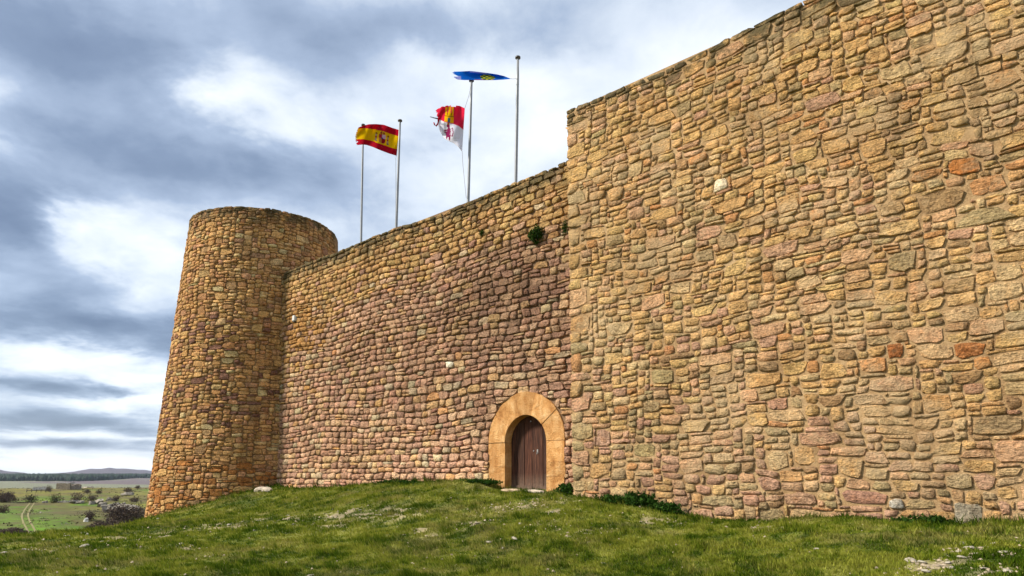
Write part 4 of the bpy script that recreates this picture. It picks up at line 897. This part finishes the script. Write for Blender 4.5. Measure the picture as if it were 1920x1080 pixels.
def scrub():
    rg = np.random.default_rng(66); n = 3600; a = np.radians(rg.uniform(158, 174, n)); r = np.exp(rg.uniform(math.log(95), math.log(470), n)); X, Y = r*np.cos(a), r*np.sin(a)
    ok = rg.random(n) < sstep(.52, .68, fbm(X/14, Y/14, 205, 4)+.06*sstep(167, 161, np.degrees(a)))*.6+.02; X, Y, r = X[ok], Y[ok], r[ok]; m = len(X); Z = ground_z(X, Y, False)
    k = 7; ce = np.stack([X, Y, Z], -1)[:, None, :]+rg.normal(size=(m, k, 3))*np.array([.5, .5, .05])*(.4+r/330)[:, None, None]+np.array([0, 0, .06]); sz_ = (.12+r/1300)[:, None, None]*rg.uniform(.5, 1.3, (m, k, 1))
    e = rg.normal(size=(m, k, 3, 3)); e /= np.linalg.norm(e, axis=-1, keepdims=True); V_ = (ce[:, :, None, :]+e*sz_[..., None]).reshape(-1, 3)
    pal = np.array([(.06, .045, .03), (.045, .05, .02), (.095, .085, .04), (.30, .27, .22), (.05, .035, .028)]); c = pal[rg.choice(5, m, p=[.3, .25, .22, .08, .15])]*rg.uniform(.7, 1.3, (m, 1))
    tag(link('heath_scrub', tri_mesh('heath_scrub', V_, np.arange(len(V_)).reshape(-1, 3), np.repeat(c, k*3, 0)), M_TWIG), 'patchy low brown scrub and stones over the valley grass', 'scrub', kind='stuff')
scrub()
# ruin and field walls
def ruin():
    q = far_pt(120, 918); sc = math.hypot(q[0], q[1])/FPX; root = empty('stone_ruin', tuple(q)); tag(root, 'roofless stone ruin standing on the valley rise', 'ruin')
    root.rotation_euler = (0, 0, math.atan2(RT[1], RT[0])-.15); m = M_FAR
    def wall(name, x0, y0, x1, y1, hs, c, th=.7):
        n = len(hs); v = []; f = []; d = Vector((x1-x0, y1-y0, 0)); nn = Vector((-d.y, d.x, 0)).normalized()*th/2
        for i, h in enumerate(hs):
            p = Vector((x0, y0, 0))+d*i/(n-1)
            for s in (-1, 1):
                for z in (-.8, h): v.append(tuple(p+nn*s+Vector((0, 0, z))))
        for i in range(n-1):
            a = 4*i; b = a+4; f += [(a, b, b+1, a+1), (a+2, a+3, b+3, b+2), (a+1, b+1, b+3, a+3)]
        f += [(0, 1, 3, 2), (4*n-4, 4*n-2, 4*n-1, 4*n-3)]
        link(name, mesh_np(name, v, f, np.tile(c, (len(v), 1))), m, root)
    Wd = 13*sc; H = 9.5*sc; rg = random.Random(5)
    wall('front_wall', -Wd, 0, Wd*.8, 0, [H*(.82+.2*rg.random()) for _ in range(9)], (.15, .125, .085)); wall('side_wall', -Wd, .4, -Wd, 6, [H*1.02, H*.9, H*.95, H*.7], (.34, .30, .22)); wall('back_wall', -Wd, 6.4, Wd*.8, 6.4, [H*(.7+.3*rg.random()) for _ in range(8)], (.16, .13, .09)); wall('end_wall', Wd*.8, .4, Wd*.8, 6, [H*.6, H*.8, H*.5], (.2, .16, .12))
ruin()
def field_wall(lab, pts, h, col, seed):  # dry stone wall of uneven, tumbled height
    rg = random.Random(seed); P = [far_pt(*q) for q in pts]; P = np.array(P); t = np.linspace(0, 1, 26); d = np.linspace(0, 1, len(P)); X = np.interp(t, d, P[:, 0]); Y = np.interp(t, d, P[:, 1]); Z = ground_z(X, Y, False)
    v = []; f = []; n = 26
    for i in range(n):
        hh = h*rg.uniform(.4, 1.25)
        for s, z in ((-.5, -.5), (-.3, hh), (.3, hh*.95), (.5, -.5)): v.append((X[i]+FW[0]*s, Y[i]+FW[1]*s, Z[i]+z))
    for i in range(n-1):
        a = 4*i; f += [(a+k, a+k+4, a+k+5, a+k+1) for k in range(3)]
    f += [(0, 1, 2, 3), (4*n-1, 4*n-2, 4*n-3, 4*n-4)]
    tag(link('dry_stone_wall', mesh_np('dry_stone_wall', v, f, np.tile(col, (len(v), 1))), M_FAR), lab, 'rubble', 'tumbled stone walls near the ruin')
field_wall('pale tumbled stone wall left of the ruin', [(62, 919), (75, 918.5), (88, 918)], 1.5, (.50, .46, .40), 1)
field_wall('pale tumbled stone wall right of the ruin', [(142, 915), (165, 915), (188, 914)], 1.3, (.40, .33, .27), 2)
field_wall('low stone line across the mid valley', [(108, 942), (125, 942), (140, 941)], .5, (.34, .31, .26), 3)
def fence():
    P = np.array([far_pt(50, 923), far_pt(72, 923.5), far_pt(94, 923)]); root = empty('field_fence', tuple(P[0])); tag(root, 'dark low rail fence below the ruin', 'fence'); m = simple('fence_wood', (.05, .04, .035), .9)
    for i in range(6):
        p = P[0]+(P[2]-P[0])*i/5-P[0]; z = float(ground_z(P[0][0]+p[0], P[0][1]+p[1], False))-P[0][2]; v, f = tube([(p[0], p[1], z-.3), (p[0], p[1], z+1.3)], .14, 6); link('post', mesh_np('post', v, f), m, root)
    p = P[2]-P[0]; v, f = tube([(0, 0, .7), tuple(p/2+np.array([0, 0, .7])), tuple(p+np.array([0, 0, .7]))], .12, 6); link('rail', mesh_np('rail', v, f), m, root)
fence()
# far pine wood: reads as one dark band
def wood_band():
    rg = np.random.default_rng(8); n = 9500; a = np.radians(rg.uniform(150, 182, n)); lo = 1750+250*fbm(np.degrees(a)/2.5, a*0, 4)+600*sstep(164, 160, np.degrees(a)); r = lo+rg.random(n)**1.2*1200
    X, Y = r*np.cos(a), r*np.sin(a); Z = ground_z(X, Y, False); h = rg.uniform(9, 17, n); wv = h*rg.uniform(.28, .42, n); k = 6
    V_ = np.zeros((n, k*2+1, 3)); th = np.linspace(0, 2*math.pi, k, endpoint=False)
    for j, (zz, ww) in enumerate(((-.02, .55), (.42, 1.0))):
        jit = rg.uniform(.7, 1.25, (n, k)); V_[:, j*k:(j+1)*k, 0] = X[:, None]+np.cos(th)*wv[:, None]*ww*jit; V_[:, j*k:(j+1)*k, 1] = Y[:, None]+np.sin(th)*wv[:, None]*ww*jit; V_[:, j*k:(j+1)*k, 2] = (Z+h*zz)[:, None]
    V_[:, -1] = np.stack([X, Y, Z+h], -1); F_ = []
    for j in range(k): j2 = (j+1) % k; F_ += [(j, j2, k+j2), (j, k+j2, k+j), (k+j, k+j2, 2*k)]
    FF = (np.array(F_)[None]+(np.arange(n)*(2*k+1))[:, None, None]).reshape(-1, 3); C = np.repeat(np.array((.010, .026, .014))*rg.uniform(.6, 1.5, n)[:, None], 2*k+1, 0)
    tag(link('pine_wood', tri_mesh('pine_wood', V_.reshape(-1, 3), FF, C), M_FAR), 'dark green pine wood along the far edge of the plain', 'wood', kind='stuff')
wood_band()
# ------------------------------------------------------------------ air
def haze():
    L = 10200; v = [(x, y, z) for x in (-L, L) for y in (-L, L) for z in (-22, 112)]
    f = [(0, 1, 3, 2), (4, 6, 7, 5), (0, 4, 5, 1), (2, 3, 7, 6), (0, 2, 6, 4), (1, 5, 7, 3)]
    m = bpy.data.materials.new('air'); m.use_nodes = True; N = NT(m.node_tree)
    pv = N.add('ShaderNodeVolumePrincipled'); pv.inputs['Color'].default_value = (.72, .82, 1, 1); pv.inputs['Density'].default_value = 4.5e-5; pv.inputs['Anisotropy'].default_value = .0
    N.l.new(pv.outputs[0], N.add('ShaderNodeOutputMaterial').inputs['Volume'])
    tag(link('haze', mesh_np('haze', v, f), m), 'thin bluish air over the plain', 'haze', kind='stuff')
haze()
